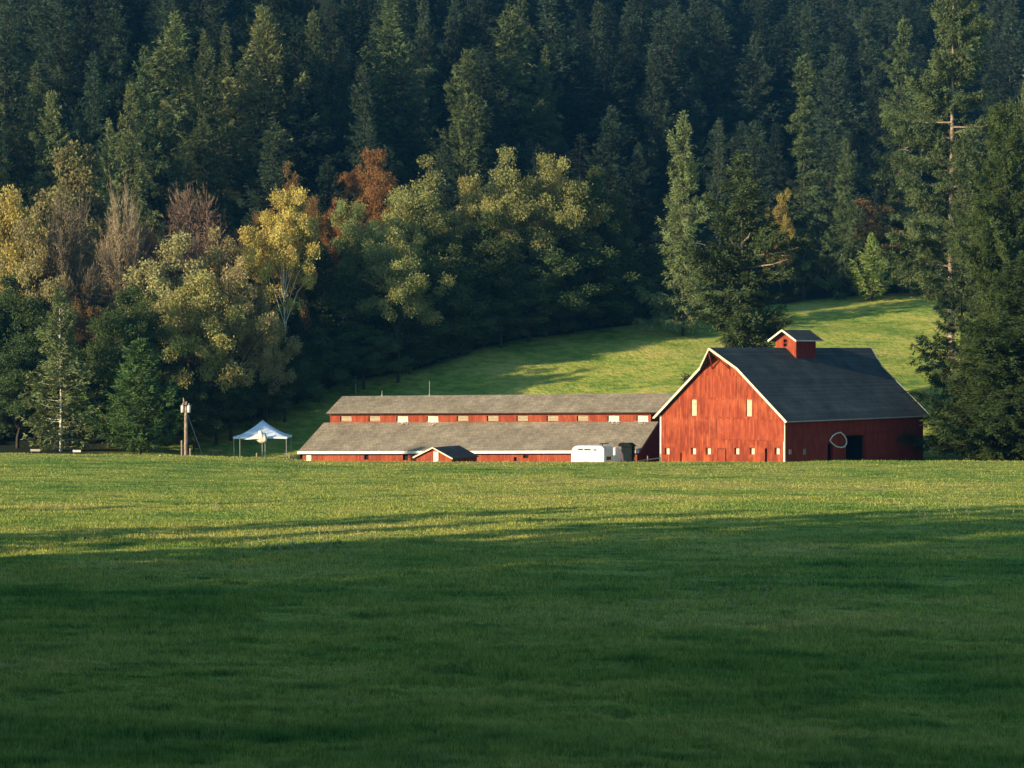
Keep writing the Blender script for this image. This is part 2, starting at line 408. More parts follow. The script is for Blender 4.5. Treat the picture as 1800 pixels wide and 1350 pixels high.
mb.build('front_wall', M['red'], barn)
for h in up:                                 # tall boarded windows
    mb = MB().box((h[0], .10, h[2]), (h[1], .16, h[3])); wnd = mb.build('window', M['pane'], barn)
    mb = MB()
    for (a, b_) in (((h[0] - .07, -.03, h[2] - .07), (h[0], .10, h[3] + .07)), ((h[1], -.03, h[2] - .07), (h[1] + .07, .10, h[3] + .07)), ((h[0], -.032, h[3]), (h[1], .10, h[3] + .07)), ((h[0], -.032, h[2] - .07), (h[1], .10, h[2]))):
        mb.box(a, b_)
    mb.build('window_frame', M['hatch'], wnd)
for h in lowr:                               # small square openings, cream board behind
    wd_ = h[1] - h[0]
    mb = MB().box((h[0] + .012, .32, h[2] + .01), (h[1] - .012, .345, h[3] - .01)); wnd = mb.build('window', M['cream'], barn)
    mb = MB().box((h[0] - .05, -.035, h[3]), (h[1] + .05, .0, h[3] + .06)); mb.build('window_frame', M['hatch'], wnd)
for h in slots: MB().box((h[0], .33, h[2]), (h[1], .36, h[3])).build('door_gap', M['dark'], barn)
# hay doors, track door and the small walk door, all proud of the boards
def gpanel(name, x0, y0, x1, y1, d, material, rail=True):
    a, zb = gpt(x0, y0); c, za = gpt(x1, y1); za = max(za, .05)
    o = MB().box((a, -d, za), (c, 0, zb)).build(name, material, barn)
    return o, (a, c, za, zb)
gpanel('hay_door', 1243, 660, 1294, 700, .06, M['hatch'])
gpanel('hay_door', 1241, 702, 1297, 734, .045, M['hatch'])
sd, q = gpanel('sliding_door', 1260, 736, 1379, 775, .075, M['hatch'])
MB().box((q[0] - .2, -.13, q[3]), (q[1], -.0, q[3] + .07)).box((q[0], -.11, q[2] - .06), (q[1], 0, q[2])).build('door_track', M['hatch'], sd)
MB().box((q[0] - .07, -.11, q[2]), (q[0], 0, q[3])).build('door_edge', M['darkwood'], sd)
wdr, q = gpanel('walk_door', 1262.5, 789, 1275, 812, .05, M['hatch'])
MB().box((q[0] - .07, -.08, q[2]), (q[0], 0, q[3] + .07)).box((q[1], -.08, q[2]), (q[1] + .07, 0, q[3] + .07)).box((q[0], -.082, q[3]), (q[1], 0, q[3] + .07)).build('door_frame', M['darkwood'], wdr)
# side wall, towards the right
sh = []
def shole(x0, y0, x1, y1):
    a, zb = spt(x0, y0); c, za = spt(x1, y1); h = (a, c, max(za, 0.02), zb); sh.append(h); return h
doorh = shole(1487, 766, 1520, 815); d2 = shole(1455, 780, 1464, 815); w1 = shole(1386.5, 790, 1392, 798.5); w2 = shole(1412, 789, 1418, 799)
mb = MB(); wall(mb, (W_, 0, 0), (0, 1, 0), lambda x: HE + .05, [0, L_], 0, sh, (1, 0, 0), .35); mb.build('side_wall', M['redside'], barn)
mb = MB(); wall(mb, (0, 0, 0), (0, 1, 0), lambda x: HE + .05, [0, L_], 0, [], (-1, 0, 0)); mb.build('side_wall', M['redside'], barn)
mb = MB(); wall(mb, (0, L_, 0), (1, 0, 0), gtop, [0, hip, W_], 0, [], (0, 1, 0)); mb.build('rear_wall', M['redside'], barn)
MB().box((.02, .4, .06), (W_ - .5, L_ - .02, .1)).box((W_ - 4, doorh[0] - 2, .1), (W_ - 3.9, doorh[1] + 3, 4)).box((W_ - 3.9, doorh[1] + .8, .1), (W_ - .4, doorh[1] + .9, 4)).box((W_ - 3.9, doorh[0] - 1.0, .1), (W_ - .4, doorh[0] - .9, 4)).build('interior', M['dark'], barn)
for h, mm in ((w1, M['cream']), (w2, M['grey'])):
    wnd = MB().box((W_ - .12, h[0], h[2]), (W_ - .08, h[1], h[3])).build('window', mm, barn)
    MB().box((W_ - .0, h[0] - .05, h[3]), (W_ + .04, h[1] + .05, h[3] + .06)).box((W_, (h[0] + h[1]) / 2 - .03, h[2]), (W_ + .015, (h[0] + h[1]) / 2 + .03, h[3])).build('window_frame', M['redside'], wnd)
a0, z1_ = spt(1519, 766); a1, z2_ = spt(1570, 812)
sd = MB().box((W_, doorh[1] + .05, .25), (W_ + .09, doorh[1] + 4.6, doorh[3] + .05)).build('sliding_door', M['redside'], barn)
MB().box((W_, doorh[0] - .3, doorh[3] + .16), (W_ + .16, doorh[1] + 5.2, doorh[3] + .26)).build('door_track', M['redside'], sd)
MB().box((W_, 0.2, HE - .55), (W_ + .05, L_ - .2, HE - .30)).build('fascia', M['redside'], barn)
# corner boards
MB().box((-.06, -.07, 0), (.16, .0, HE - .1)).build('corner_board', M['cream'], barn)
MB().box((W_ - .16, -.072, 0), (W_ + .07, .0, HE - .25)).build('corner_board', M['cream'], barn)
# roof: two slabs with hay-hood points at both ends
SL = (HR - HE) / hip; ov = .62; hood = 1.7; hf = .30; gov = .55; rt = .22
for sgn in (-1, 1):
    xr = hip; xe = hip + sgn * (hip + ov); zr = HR; ze = HR - SL * (hip + ov)
    xk = hip + sgn * hip * hf; zk = HR - SL * hip * hf
    poly = [(xr, -gov - hood, zr), (xk, -gov, zk), (xe, -gov, ze), (xe, L_ + gov, ze), (xk, L_ + gov, zk), (xr, L_ + gov + hood, zr)]
    if sgn > 0: poly = poly[::-1]
    MB().prism(poly, (0, 0, rt)).build('roof', M['roofdark'], barn)
    mb = MB()                                  # barge boards
    P = [(xr, -gov - hood, zr), (xk, -gov, zk), (xe, -gov, ze)]
    for i in (0, 1):
        p, q = Vector(P[i]), Vector(P[i + 1])
        p, q = p + Vector((0, -.03, .09)), q + Vector((0, -.03, .09)); mb.bar(p, q, .07, .27)
    mb.build('barge_board', M['cream'], barn)
    mb = MB()
    P = [(xr, L_ + gov + hood, zr), (xk, L_ + gov, zk), (xe, L_ + gov, ze)]
    for i in (0, 1): mb.bar(Vector(P[i]) + Vector((0, .04, .09)), Vector(P[i + 1]) + Vector((0, .04, .09)), .07, .3)
    mb.build('barge_board', M['grey'], barn)
    MB().tube([(xe + sgn * .07, -gov - .1, ze + .10), (xe + sgn * .07, L_ + gov, ze + .10)], .075, 8).build('gutter', M['cream'] if sgn < 0 else M['grey'], barn)
    # hood brace
    MB().bar((hip + sgn * .3, -gov - hood + .35, HR - .5), (hip + sgn * 1.3, -.05, HR - 2.3), .12).build('hood_brace', M['red'], barn)
dsp = MB().tube([(W_ + .25, -gov + .1, HE - .35), (W_ + .12, -.18, HE - .75), (W_ + .1, -.12, HE - 1.0)], .06, 8).build('downspout', M['cream'], barn)
# cupola
cy = L_ * .515; cw = 1.55; cl = 2.0; cz = HR + 1.35
mb = MB()
cx0, cx1, cy0, cy1 = hip - cw, hip + cw, cy - cl, cy + cl
ctop = lambda x: cz + .95 * (1 - abs(x - cw) / cw) - .02
hc = (1.15, 1.75, HR + .35, HR + 1.25)
wall(mb, (cx0, cy0, 0), (1, 0, 0), ctop, [0, cw, 2 * cw], HR - 1.6, [hc], (0, -1, 0), .3)
cup = mb.build('cupola', M['hatch'], barn)
mb = MB().quad((cx1, cy0, HR - 1.6), (cx1, cy1, HR - 1.6), (cx1, cy1, cz), (cx1, cy0, cz)).quad((cx0, cy1, HR - 1.6), (cx0, cy0, HR - 1.6), (cx0, cy0, cz), (cx0, cy1, cz))
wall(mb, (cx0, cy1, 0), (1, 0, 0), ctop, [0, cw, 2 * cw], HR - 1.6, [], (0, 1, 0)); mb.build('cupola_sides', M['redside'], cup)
MB().box((cx0 + hc[0], cy0 + .28, hc[2]), (cx0 + hc[1], cy0 + .3, hc[3])).build('cupola_window', M['dark'], cup)
MB().box((cx0 + hc[0] - .05, cy0 - .04, hc[2]), (cx0 + hc[0] + .05, cy0 + .02, hc[3])).box((cx0 + hc[0] + .05, cy0 - .03, (hc[2] + hc[3]) / 2 - .04), (cx0 + hc[1], cy0 + .02, (hc[2] + hc[3]) / 2 + .04)).build('window_frame', M['hatch'], cup)
o_ = .8; csl = .95 / cw
for sgn in (-1, 1):
    xe = hip + sgn * (cw + o_ * .75); ze = cz + .95 - csl * (cw + o_ * .75)
    poly = [(hip, cy0 - o_, cz + .95), (xe, cy0 - o_, ze), (xe, cy1 + o_, ze), (hip, cy1 + o_, cz + .95)]
    if sgn > 0: poly = poly[::-1]
    MB().prism(poly, (0, 0, .13)).build('cupola_roof', M['roofdark'], cup)
    MB().bar((hip, cy0 - o_ - .03, cz + 1.0), (xe, cy0 - o_ - .03, ze + .05), .06, .22).bar((xe + sgn * .03, cy0 - o_, ze + .07), (xe + sgn * .03, cy1 + o_, ze + .07), .05, .13).build('cupola_trim', M['cream'], cup)
MB().box((cx1 - .0, cy0 - .1, HR - 1.52 - .12), (cx1 + .22, cy1 + .1, HR - 1.52)).build('flashing', M['wood'], cup)
# ring on the side wall
pp = []
for px, py in ((1456, 774), (1461, 766), (1468, 761.5), (1475, 760), (1481, 765), (1485, 772), (1485.5, 779), (1482, 785), (1476, 786.5), (1468, 785), (1461, 780)):
    p = onplane(px, py, CR, Ux); pp.append(p + Ux * .22)
ctr = sum(pp, Vector()) / len(pp)
pl = []
for i in range(len(pp)):
    pl += [pp[i], (pp[i] + pp[(i + 1) % len(pp)]) / 2 * 1.0]
mb = MB().tube([p - ctr for p in pl], .075, 8, closed=True)
o = mb.build('white_hoop', M['white'], None, True, label='irregular white loop of pipe hanging on the dark barn side beside the doorway', category='hoop'); o.location = ctr
# ------------------------------------------------------------------ the long low barn
LA = R(22); LXr, LYr = at(1122, 795, 250.5).x, 250.5
Lx = Vector((cos(LA), -sin(LA), 0)); Ly = Vector((sin(LA), cos(LA), 0))
LR = Vector((LXr, LYr, 0))
k = (525 - CX) / F                             # left end where the eave is seen at pixel 525
LL = (LR.x - k * LR.y) / (Lx.x - k * Lx.y)
L0 = LR - Lx * LL
ZL = -2.95
lng = thing('long_barn', 'long low red barn with grey two-tier shingle roof and a row of slatted clerestory windows', 'barn', (L0.x, L0.y, ZL), -LA)
def lpt(px, py, dpt=0):
    p = onplane(px, py, L0 + Ly * dpt, Ly); q = p - L0; return q.dot(Lx), p.z - ZL
ea = [lpt(525, 796), lpt(1122, 794.5)]
D1, D2 = 7.4, 11.6
ztop = [lpt(600, 743.5, D1), lpt(1150, 742, D1)]; zue = [lpt(600, 727.5, D1 - .5), lpt(1150, 725.5, D1 - .5)]; zri = [lpt(610, 697, D2), lpt(1175, 692, D2)]
lin = lambda ab: (lambda x: ab[0][1] + (ab[1][1] - ab[0][1]) * (x - ab[0][0]) / (ab[1][0] - ab[0][0]))
fe, ft, fu, fr_ = lin(ea), lin(ztop), lin(zue), lin(zri)
lh = []
for x0, y0, x1, y1 in ((640, 799.5, 648, 808), (708, 799, 717, 809), (903, 803.5, 908.5, 810.5), (919.5, 800, 929, 805.5)):
    a, zb = lpt(x0, y0, .45); c, za = lpt(x1, y1, .45); lh.append((a, c, za, zb))
mb = MB(); wall(mb, (0, .45, 0), (1, 0, 0), lambda x: fe(x) + .12, [.3, LL - .3], 0, lh, (0, -1, 0), .3); mb.build('front_wall', M['redlong'], lng)
for h in lh: MB().box((h[0], .72, h[2]), (h[1], .75, h[3])).build('window_opening', M['dark'], lng)
a, zb = lpt(539, 800, .45); c, za = lpt(547.5, 812, .45); MB().box((a, .38, za), (c, .45, zb)).build('door', M['cream'], lng)
ch = []
for i, px in enumerate((608, 658, 707, 760, 813, 866, 918, 971, 1024, 1078, 1129)):
    a, zb = lpt(px - 10.2, 731.5 - i * .12, D1); c, za = lpt(px + 10, 741 - i * .12, D1); ch.append((a, c, za, zb))
mb = MB(); wall(mb, (0, D1, 0), (1, 0, 0), lambda x: fu(x) + .25, [.8, LL - .8], 1.0, ch, (0, -1, 0), .25)
for xe in (.8, LL - .8): mb.quad((xe, D1, 1), (xe, D1, fu(xe) + .25), (xe, D2, fr_(xe) + .05), (xe, 2 * D2 - D1, fu(xe) + .25), (xe, 2 * D2 - D1, 1))
mb.build('clerestory_wall', M['redlong'], lng)
for i, h in enumerate(ch):
    bright = i in (2, 3, 9, 10)
    o = MB().box((h[0] + .15, D1 + .12, h[2] + .02), (h[1], D1 + .16, h[3] - .02)).build('window', M['cream'] if bright else M['pane'], lng)
    mb = MB(); hh = h[3] - h[2]
    if not bright:
        for kx in (.22, .5, .78): mb.box((h[0] + .17, D1 + .07, h[2] + hh * kx - .035), (h[1] - .02, D1 + .12, h[2] + hh * kx + .035))
        mb.build('slat', M['wood'], o)
    else:
        mb.box((h[0] + .2, D1 - .03, h[2] - .12), (h[1] + .05, D1 + .02, h[2] + .05)).build('window_sill', M['white'], o)
    MB().box((h[0] + .01, D1 + .1, h[2] + .01), (h[0] + .14, D1 + .14, h[3] - .01)).build('gap', M['dark'], o)  # dark strip painted in for the shadow of the left jamb
# roofs (each a slab); the lower roof wraps both long sides
def slab(P, th, name, material):
    MB().prism(P, (0, 0, th)).build(name, material, lng)
xa, xb = -.1, LL + .15
slab([(xa, -.1, fe(xa) - .02), (xb, -.1, fe(xb) - .02), (xb, D1, ft(xb) - .1), (xa, D1, ft(xa) - .1)], .16, 'lower_roof', M['roofgrey'])
slab([(xa, 2 * D2 - D1, ft(xa) - .1), (xb, 2 * D2 - D1, ft(xb) - .1), (xb, 2 * D2, fe(xb)), (xa, 2 * D2, fe(xa))], .16, 'lower_roof', M['roofgrey'])
ux0, ux1 = lpt(574, 727, D1 - .5)[0], LL + 1.2
slab([(ux0, D1 - .55, fu(ux0)), (ux1, D1 - .55, fu(ux1)), (ux1, D2, fr_(ux1) - .1), (ux0, D2, fr_(ux0) - .1)], .15, 'upper_roof', M['roofgrey'])
slab([(ux0, D2, fr_(ux0) - .1), (ux1, D2, fr_(ux1) - .1), (ux1, 2 * D2 - D1 + .5, fu(ux1)), (ux0, 2 * D2 - D1 + .5, fu(ux0))], .15, 'upper_roof', M['roofgrey'])
MB().bar((xa - .02, -.16, fe(xa) + .03), (xb, -.16, fe(xb) + .03), .09, .34).build('eave_board', M['white'], lng)
MB().bar((ux0, D1 - .60, fu(ux0) + .02), (ux1, D1 - .60, fu(ux1) + .02), .05, .14).build('eave_board', M['darkwood'], lng)
for xe, mm in ((xa + .05, M['redside']), (xb - .3, M['redside'])):
    x_ = xe
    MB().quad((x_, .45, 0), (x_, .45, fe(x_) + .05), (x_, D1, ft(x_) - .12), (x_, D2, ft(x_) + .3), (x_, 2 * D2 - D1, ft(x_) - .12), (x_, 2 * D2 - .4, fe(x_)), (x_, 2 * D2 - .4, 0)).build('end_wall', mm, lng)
MB().bar((xb + .03, -.1, fe(xb) + .0), (xb + .03, D1, ft(xb) - .08), .06, .3).build('barge_board', M['wood'], lng)
MB().bar((xa - .03, -.1, fe(xa) + .0), (xa - .03, D1, ft(xa) - .08), .06, .2).build('barge_board', M['wood'], lng)
rodg = 'lightning rods on the long barn ridge'
for px, hp, lb in ((671.5, 10, 'short thin metal rod on the long barn ridge, nearer its left end'), (755, 27, 'taller thin metal rod standing up from the long barn ridge')):
    x_, _ = lpt(px, 696, D2); zz = fr_(x_)
    p = L0 + Lx * x_ + Ly * D2
    o = thing('lightning_rod', lb, 'rod', (p.x, p.y, ZL + zz + .02), 0, rodg)
    MB().tube([(0, 0, 0), (0, 0, hp * .073)], [.05, .03], 6).build('shaft', M['grey'], o); MB().tube([(0, 0, 0), (0, 0, .18)], .09, 8).build('foot', M['grey'], o)
# pale splash of debris lying on the lower roof
def debris(px, py, dpt, seed, lb):
    rg = np.random.default_rng(seed); x_, z_ = lpt(px, py, dpt); p = L0 + Lx * x_ + Ly * dpt
    mb = MB()
    for i in range(16):
        a_ = rg.random() * 3; c_ = Vector((rg.normal() * .35, rg.normal() * .25 - .1, 0)); c_.z = (c_.y) * (ft(x_) - fe(x_)) / D1 + .05 + rg.random() * .1
        d_ = Vector((cos(a_), sin(a_) * .9, .3 * sin(a_))) * (.12 + .22 * rg.random()); mb.bar(c_ - d_, c_ + d_, .05 + .06 * rg.random(), .02)
    o = mb.build('straw_bundle', M['cream'], None, label=lb, category='straw', group='pale straw spilling from clerestory windows'); o.location = (p.x, p.y, ZL + (fe(x_) + (ft(x_) - fe(x_)) * dpt / D1) + .08); o.rotation_euler = (0, 0, -LA)
debris(709, 742, D1 - .25, 1, 'pale straw spilling from the third clerestory window from the left'); debris(1082, 744, D1 - .35, 2, 'pale straw under the second to last clerestory window'); debris(1129, 744, D1 - .35, 3, 'pale straw under the last clerestory window by the big barn'); debris(762, 745, D1 - .3, 4, 'thin pale straw below the fourth clerestory window from the left')
# small shed in front
SA = R(30); s0 = at(727, 812, 238); s1 = at(795, 812, 238)
sw = (795 - 731) / F * 238 / cos(SA); shz = -2.2
shed = thing('small_shed', 'tiny red gabled shed with cream door and dark roof before the long barn', 'shed', (at(731, 800, 238).x, 238 + sw * sin(SA) * .5, shz), -SA)
zE = at(731, 804, 238).z - shz; zP = at(757, 787.5, 238).z - shz; sLn = 5.6
mb = MB(); wall(mb, (0, 0, 0), (1, 0, 0), lambda x: zE + (zP - zE) * (1 - abs(x - sw / 2) / (sw / 2)), [0, sw / 2, sw], 0, [], (0, -1, 0)); mb.build('front_wall', M['redlong'], shed)
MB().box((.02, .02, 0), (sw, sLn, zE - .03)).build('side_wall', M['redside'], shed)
MB().box((sw / 2 - .05, -.05, 0), (sw / 2 + .62, 0, zP - .42)).build('door', M['cream'], shed)
for sgn in (-1, 1):
    xr = sw / 2; xe = xr + sgn * (sw / 2 + .28); sl_ = (zP - zE) / (sw / 2); ze = zP - sl_ * (sw / 2 + .28)
    poly = [(xr, -.3, zP), (xe, -.3, ze), (xe, sLn, ze), (xr, sLn, zP)]
    if sgn > 0: poly = poly[::-1]
    MB().prism(poly, (0, 0, .09)).build('roof', M['roofdark'], shed)
    MB().bar((xr, -.33, zP + .04), (xe, -.33, ze + .04), .05, .15).build('barge_board', M['cream'], shed)
# ------------------------------------------------------------------ trailers and the dark shelter
ta = R(40); tp = at(1004, 808, 239.5); tz = -1.75
tr_ = thing('horse_trailer', 'white horse trailer with rounded nose and a line of upper vents beside the big barn', 'trailer', (tp.x, 239.5, tz), -ta)
tl = (1060 - 1004) / F * 238 / cos(ta); th_ = at(1030, 784, 238).z - tz; tw = 1.75
prf = [(.05, .45), (0, 1.2), (.03, th_ - .75), (.14, th_ - .45), (.34, th_ - .2), (.65, th_ - .06), (1.1, th_), (tl - .7, th_ + .06), (tl - .3, th_), (tl - .05, th_ - .2), (tl, th_ - .35), (tl, .45)]
MB().prism([(x, 0, z) for x, z in prf], (0, tw, 0)).build('body', M['white'], tr_)
for x0, x1 in ((1.0, 1.75), (1.95, 2.9), (3.3, 3.75)): MB().box((x0, -.02, th_ - .5), (x1, .0, th_ - .34)).build('vent', M['dark'], tr_)
MB().box((.1, -.035, 1.0), (tl - .05, 0, 1.06)).build('trim_strip', M['grey'], tr_)
MB().box((tl, .12, .5), (tl + .03, tw - .12, th_ - .45)).build('rear_door', M['white'], tr_)
MB().box((tl + .03, .45, 1.7), (tl + .05, tw - .45, 2.1)).build('rear_window', M['glass'], tr_)
for x in (1.9, 2.9):
    wl = MB().tube([(x, -.08, .36), (x, .16, .36)], .36, 18).build('wheel', M['black'], tr_); MB().tube([(x, -.11, .36), (x, -.081, .36)], .17, 12).build('hub', M['grey'], wl)
    MB().tube([(x - .45, -.06, .5), (x - .3, -.06, .8), (x + .3, -.06, .8), (x + .45, -.06, .5)], .05, 6).build('fender', M['white'], tr_)
MB().bar((0, tw / 2, .5), (-1.2, tw / 2, .45), .12).build('hitch', M['grey'], tr_)
MB().bar((tl - .7, .6, th_), (tl - .7, .6, th_ + .3), .07).bar((tl - .95, .6, th_ + .3), (tl + .1, .6, th_ + .36), .35, .1).build('roof_vent', M['black'], tr_)
hp_ = at(1078, 800, 244); rg = np.random.default_rng(4); mb = MB(); gx, gy = 12, 10; hh_ = at(1078, 778, 244).z + 2.0
for j_ in range(gy + 1):
    for i_ in range(gx + 1):
        u, v = i_ / gx * 2 - 1, j_ / gy * 2 - 1; q = max(0, 1 - max(abs(u), abs(v)) ** 3)
        mb.v.append((u * 1.0, v * 1.1, hh_ * q ** .6 * (.80 + .2 * u) + .05 * rg.normal()))
for j_ in range(gy):
    for i_ in range(gx): a_ = j_ * (gx + 1) + i_; mb.f.append((a_, a_ + 1, a_ + gx + 2, a_ + gx + 1))
o = mb.build('tarp_pile', M['cloth'], None, True, label='cream tarp heaped over a pile between white trailer and dark shelter', category='tarp'); o.location = (hp_.x, 244, -2.0); o.rotation_euler = (0, 0, -R(35))
bp = at(1092, 800, 248)
bs = thing('dark_shelter', 'dark green box shelter with sloping roof between trailer and big barn', 'shelter', (bp.x, 248, -2.1), -R(18))
bw = 1.3; bh = at(1092, 785, 248).z + 2.1
MB().box((0, 0, .3), (bw, 1.6, bh)).build('box', M['black'], bs)
MB().prism([(-.35, -.25, bh + .02), (-.2, -.25, bh + .42), (bw * .75, -.25, bh + .42), (bw + .18, -.25, bh + .02)], (0, 2.0, 0)).build('roof', M['black'], bs)
for x in (.1, bw - .1): MB().bar((x, .1, 0), (x, .1, .3), .1).build('leg', M['darkwood'], bs)
# ------------------------------------------------------------------ fences
def fence(name, label, pts, rails, posth, step=2.4, mt='postwood', group=None, pw=.11):
    """pts in world x,y"""
    p0 = Vector((pts[0][0], pts[0][1], 0)); o = thing(name, label, 'fence', (p0.x, p0.y, gz(p0.x, p0.y)), 0, group)
    o0 = o.location.copy(); pv = []
    for (xa_, ya_), (xb_, yb_) in zip(pts, pts[1:]):
        d = math.hypot(xb_ - xa_, yb_ - ya_); n_ = max(1, round(d / step))
        for i in range(n_ + 1):
            x = xa_ + (xb_ - xa_) * i / n_; y = ya_ + (yb_ - ya_) * i / n_; pv.append(Vector((x, y, gz(x, y))))
    last = None
    for p in pv:
        if last is None or (p - last).length > .3:
            MB().bar(p - o0 + Vector((0, 0, -.2)), p - o0 + Vector((0, 0, posth)), pw).build('post', M[mt], o)
        last = p
    for rz_ in rails:
        mb = MB()
        for a_, b_ in zip(pv, pv[1:]):
            if (a_ - b_).length > .3: mb.bar(a_ - o0 + Vector((0, -.07, rz_)), b_ - o0 + Vector((0, -.07, rz_)), .05, .12)
        mb.build('rail', M[mt], o)
    return o
q0, q1 = at(1092, 803, 238), at(1161, 803, 241)
fence('rail_fence', 'low pale rail fence between the dark shelter and the big barn corner', [(q0.x, 238), (q1.x, 241)], (1.5, 1.1), 2.0, 1.8)
q0, q1 = at(455, 800, 232), at(503, 800, 233)
fence('rail_fence', 'low wooden rail fence under the white canopy tent', [(q0.x, 232), (q1.x, 233)], (.75, .4), .95, 1.5)
q0, q1 = at(-30, 800, 231), at(322, 800, 231)
fence('field_fence', 'dark weathered fence along the far field edge left of the utility pole', [(q0.x - 6, 231.5), (q1.x, 231)], (.5, .25), .62, 2.5, 'wood', None, .09)
for px, py, wpx, lb, mm in ((62, 789.5, 17, 'cream board fixed at the field edge below the leftmost conifer', 'pane'), (135, 791, 14, 'small white board at the field edge right of the white-trunked pine', 'white')):
    p = at(px, py, 229); o = thing('sign_board', lb, 'board', (p.x, 229, gz(p.x, 229)), 0)
    ww = wpx / F * 229 / 2; hz = max(.16, p.z - o.location.z - .12)
    MB().box((-ww, -.03, hz - .12), (ww, .02, hz + .12)).build('panel', M[mm], o)
    for x in (-ww * .8, ww * .8): MB().bar((x, .05, -.1), (x, .05, hz + .02), .05).build('post', M['darkwood'], o)
# the wood post by the tent, and small posts beyond
for px, py0, py1, Y, lb in ((451.5, 796, 806, 231, 'short stubby wooden post standing before the white canopy tent'), (319.5, 774, 803, 234, 'slim pale post just left of the utility pole'), (334.5, 788, 803, 232, 'low pale post at the right foot of the utility pole'), (509, 799, 808, 232, 'stump-like pale post at the left end of the long barn')):
    p = at(px, py0, Y); g_ = gz(p.x, Y)
    o = MB().tube([(0, 0, -.1), (0, 0, p.z - g_ - .05), (0, 0, p.z - g_)], [.11, .10, .06], 8).build('wooden_post', M['postwood'], None, False, label=lb, category='post'); o.location = (p.x, Y, g_)
for px, Y, hh, lb in ((625, 316, 2.6, 'lone grey fence post against the dark woods above the long barn'), (823, 338, 1.8, 'small weathered post on the pasture edge under the dark maples')):
    p = at(px, 600, Y); o = MB().tube([(0, 0, -.2), (0, 0, hh), (0, 0, hh + .05)], [.1, .09, .05], 7).build('fence_post', M['grey'], None, label=lb, category='post'); o.location = (p.x, Y, gz(p.x, Y))
# ------------------------------------------------------------------ utility pole
up_ = at(327, 800, 235); uz = gz(up_.x, 235)
pole = thing('utility_pole', 'pale wooden utility pole carrying two grey transformer cans beside the field', 'utility pole', (up_.x, 235, uz), 0)
ph = at(327, 706, 235).z - uz
MB().tube([(0, 0, -.3), (0, 0, ph)], [.25, .17], 12).build('pole', M['palebark'], pole, True)
for sx in (-.37, .37):
    zc = at(327, 719, 235).z - uz
    cn = MB().tube([(sx, -.1, zc - .42), (sx, -.1, zc - .36), (sx, -.1, zc + .36), (sx, -.1, zc + .43)], [.12, .19, .19, .13], 14).build('transformer', M['white'], pole, True)
    MB().tube([(sx, -.1, zc + .43), (sx, -.1, zc + .66)], [.06, .03], 8).build('bushing', M['grey'], cn)
    MB().bar((sx * .9, -.1, zc + .1), (0, 0, zc + .1), .08).build('bracket', M['grey'], cn)
MB().bar((-.7, -.12, ph - .45), (.7, -.12, ph - .45), .12, .14).build('crossarm', M['darkwood'], pole)
for sx, h_ in ((-.25, .85), (.12, .45)):
    MB().tube([(sx, -.12, ph - .38), (sx * .9, -.12, ph - .38 + h_ * .6), (sx * 1.1, -.12, ph - .38 + h_)], [.05, .09, .03], 8).build('insulator', M['palebark'], pole)
gp = at(372, 800, 236.5)
MB().tube([(.2, 0, at(335, 729, 235).z - uz), (gp.x - up_.x, 1.5, gz(gp.x, 236.5) - uz)], .035, 6).build('guy_wire', M['grey'], pole)
# ------------------------------------------------------------------ canopy tent
tY = 250.0; tc = at(462, 800, tY); tzg = gz(tc.x, tY)
tent = thing('canopy_tent', 'white peaked canopy tent on thin legs in the shaded pasture', 'tent', (tc.x, tY, tzg), 0)
hw = (509 - 415) / 2 / F * tY; ze = at(462, 768, tY).z - tzg; zp = at(462, 740, tY).z - tzg
mb = MB(); G = 16
for j in range(G + 1):
    for i in range(G + 1):
        u, v = 2 * i / G - 1, 2 * j / G - 1; r = max(abs(u), abs(v)); s_ = min(abs(u), abs(v))
        z = ze + .12 + (zp - ze) * ((1 - r) ** 1.5) - .10 * (1 - (s_ / max(r, .01)) ** 2) * r * (1.2 - r)
        mb.v.append((u * hw, v * hw * .85, z))
for j in range(G):
    for i in range(G): a_ = j * (G + 1) + i; mb.f.append((a_, a_ + 1, a_ + G + 2, a_ + G + 1))
can = mb.build('canopy', M['tent'], tent, True)
mb = MB()
hb = hw * .85
for (xa_, ya_, xb_, yb_) in ((-hw, -hb, hw, -hb), (hw, -hb, hw, hb), (hw, hb, -hw, hb), (-hw, hb, -hw, -hb)):
    for i in range(8):
        f0, f1 = i / 8, (i + 1) / 8
        P = lambda f, z: (xa_ + (xb_ - xa_) * f, ya_ + (yb_ - ya_) * f, z)
        e = lambda f: ze - .12 + .05 * sin(f * PI)
        mb.quad(P(f0, e(f0)), P(f1, e(f1)), P(f1, ze + .12), P(f0, ze + .12))
mb.build('valance', M['tent'], can)
for x, y in ((-hw + .1, -hb + .1), (hw - .1, -hb + .1), (-hw + .1, hb - .1), (hw - .1, hb - .1), (0.25, -hb + .05), (.6, -hb + .05)):
    MB().bar((x, y, -.1), (x, y, ze), .08).build('leg', M['grey'], tent)
# bundled cloth hanging from the tent edge
cpt = at(460, 768, tY - hb - .5); rg = np.random.default_rng(8)
poly = [(-2.3, -.32), (-1.5, -.12), (-1.0, .12), (-.8, .28), (-.45, .32), (-.4, .65), (-.15, .85), (.1, .6), (.25, .45), (.42, .55), (.62, .1), (.66, -.45), (.45, -.78), (-.1, -.8), (-.45, -.55), (-.8, -.3), (-1.5, -.32)]
mb = MB()
ctr2 = (0.1, -.2); n0 = len(mb.v); mb.v.append((ctr2[0], -.16, ctr2[1]))
for rr in (.5, 1.0):
    for (x, z) in poly: mb.v.append((ctr2[0] + (x - ctr2[0]) * rr, -.16 * (1 - rr) + .07 * rg.normal(), ctr2[1] + (z - ctr2[1]) * rr))
K = len(poly)
for i in range(K):
    j = (i + 1) % K; mb.f.append((0, 1 + i, 1 + j)); mb.f.append((1 + i, 1 + K + i, 1 + K + j, 1 + j))
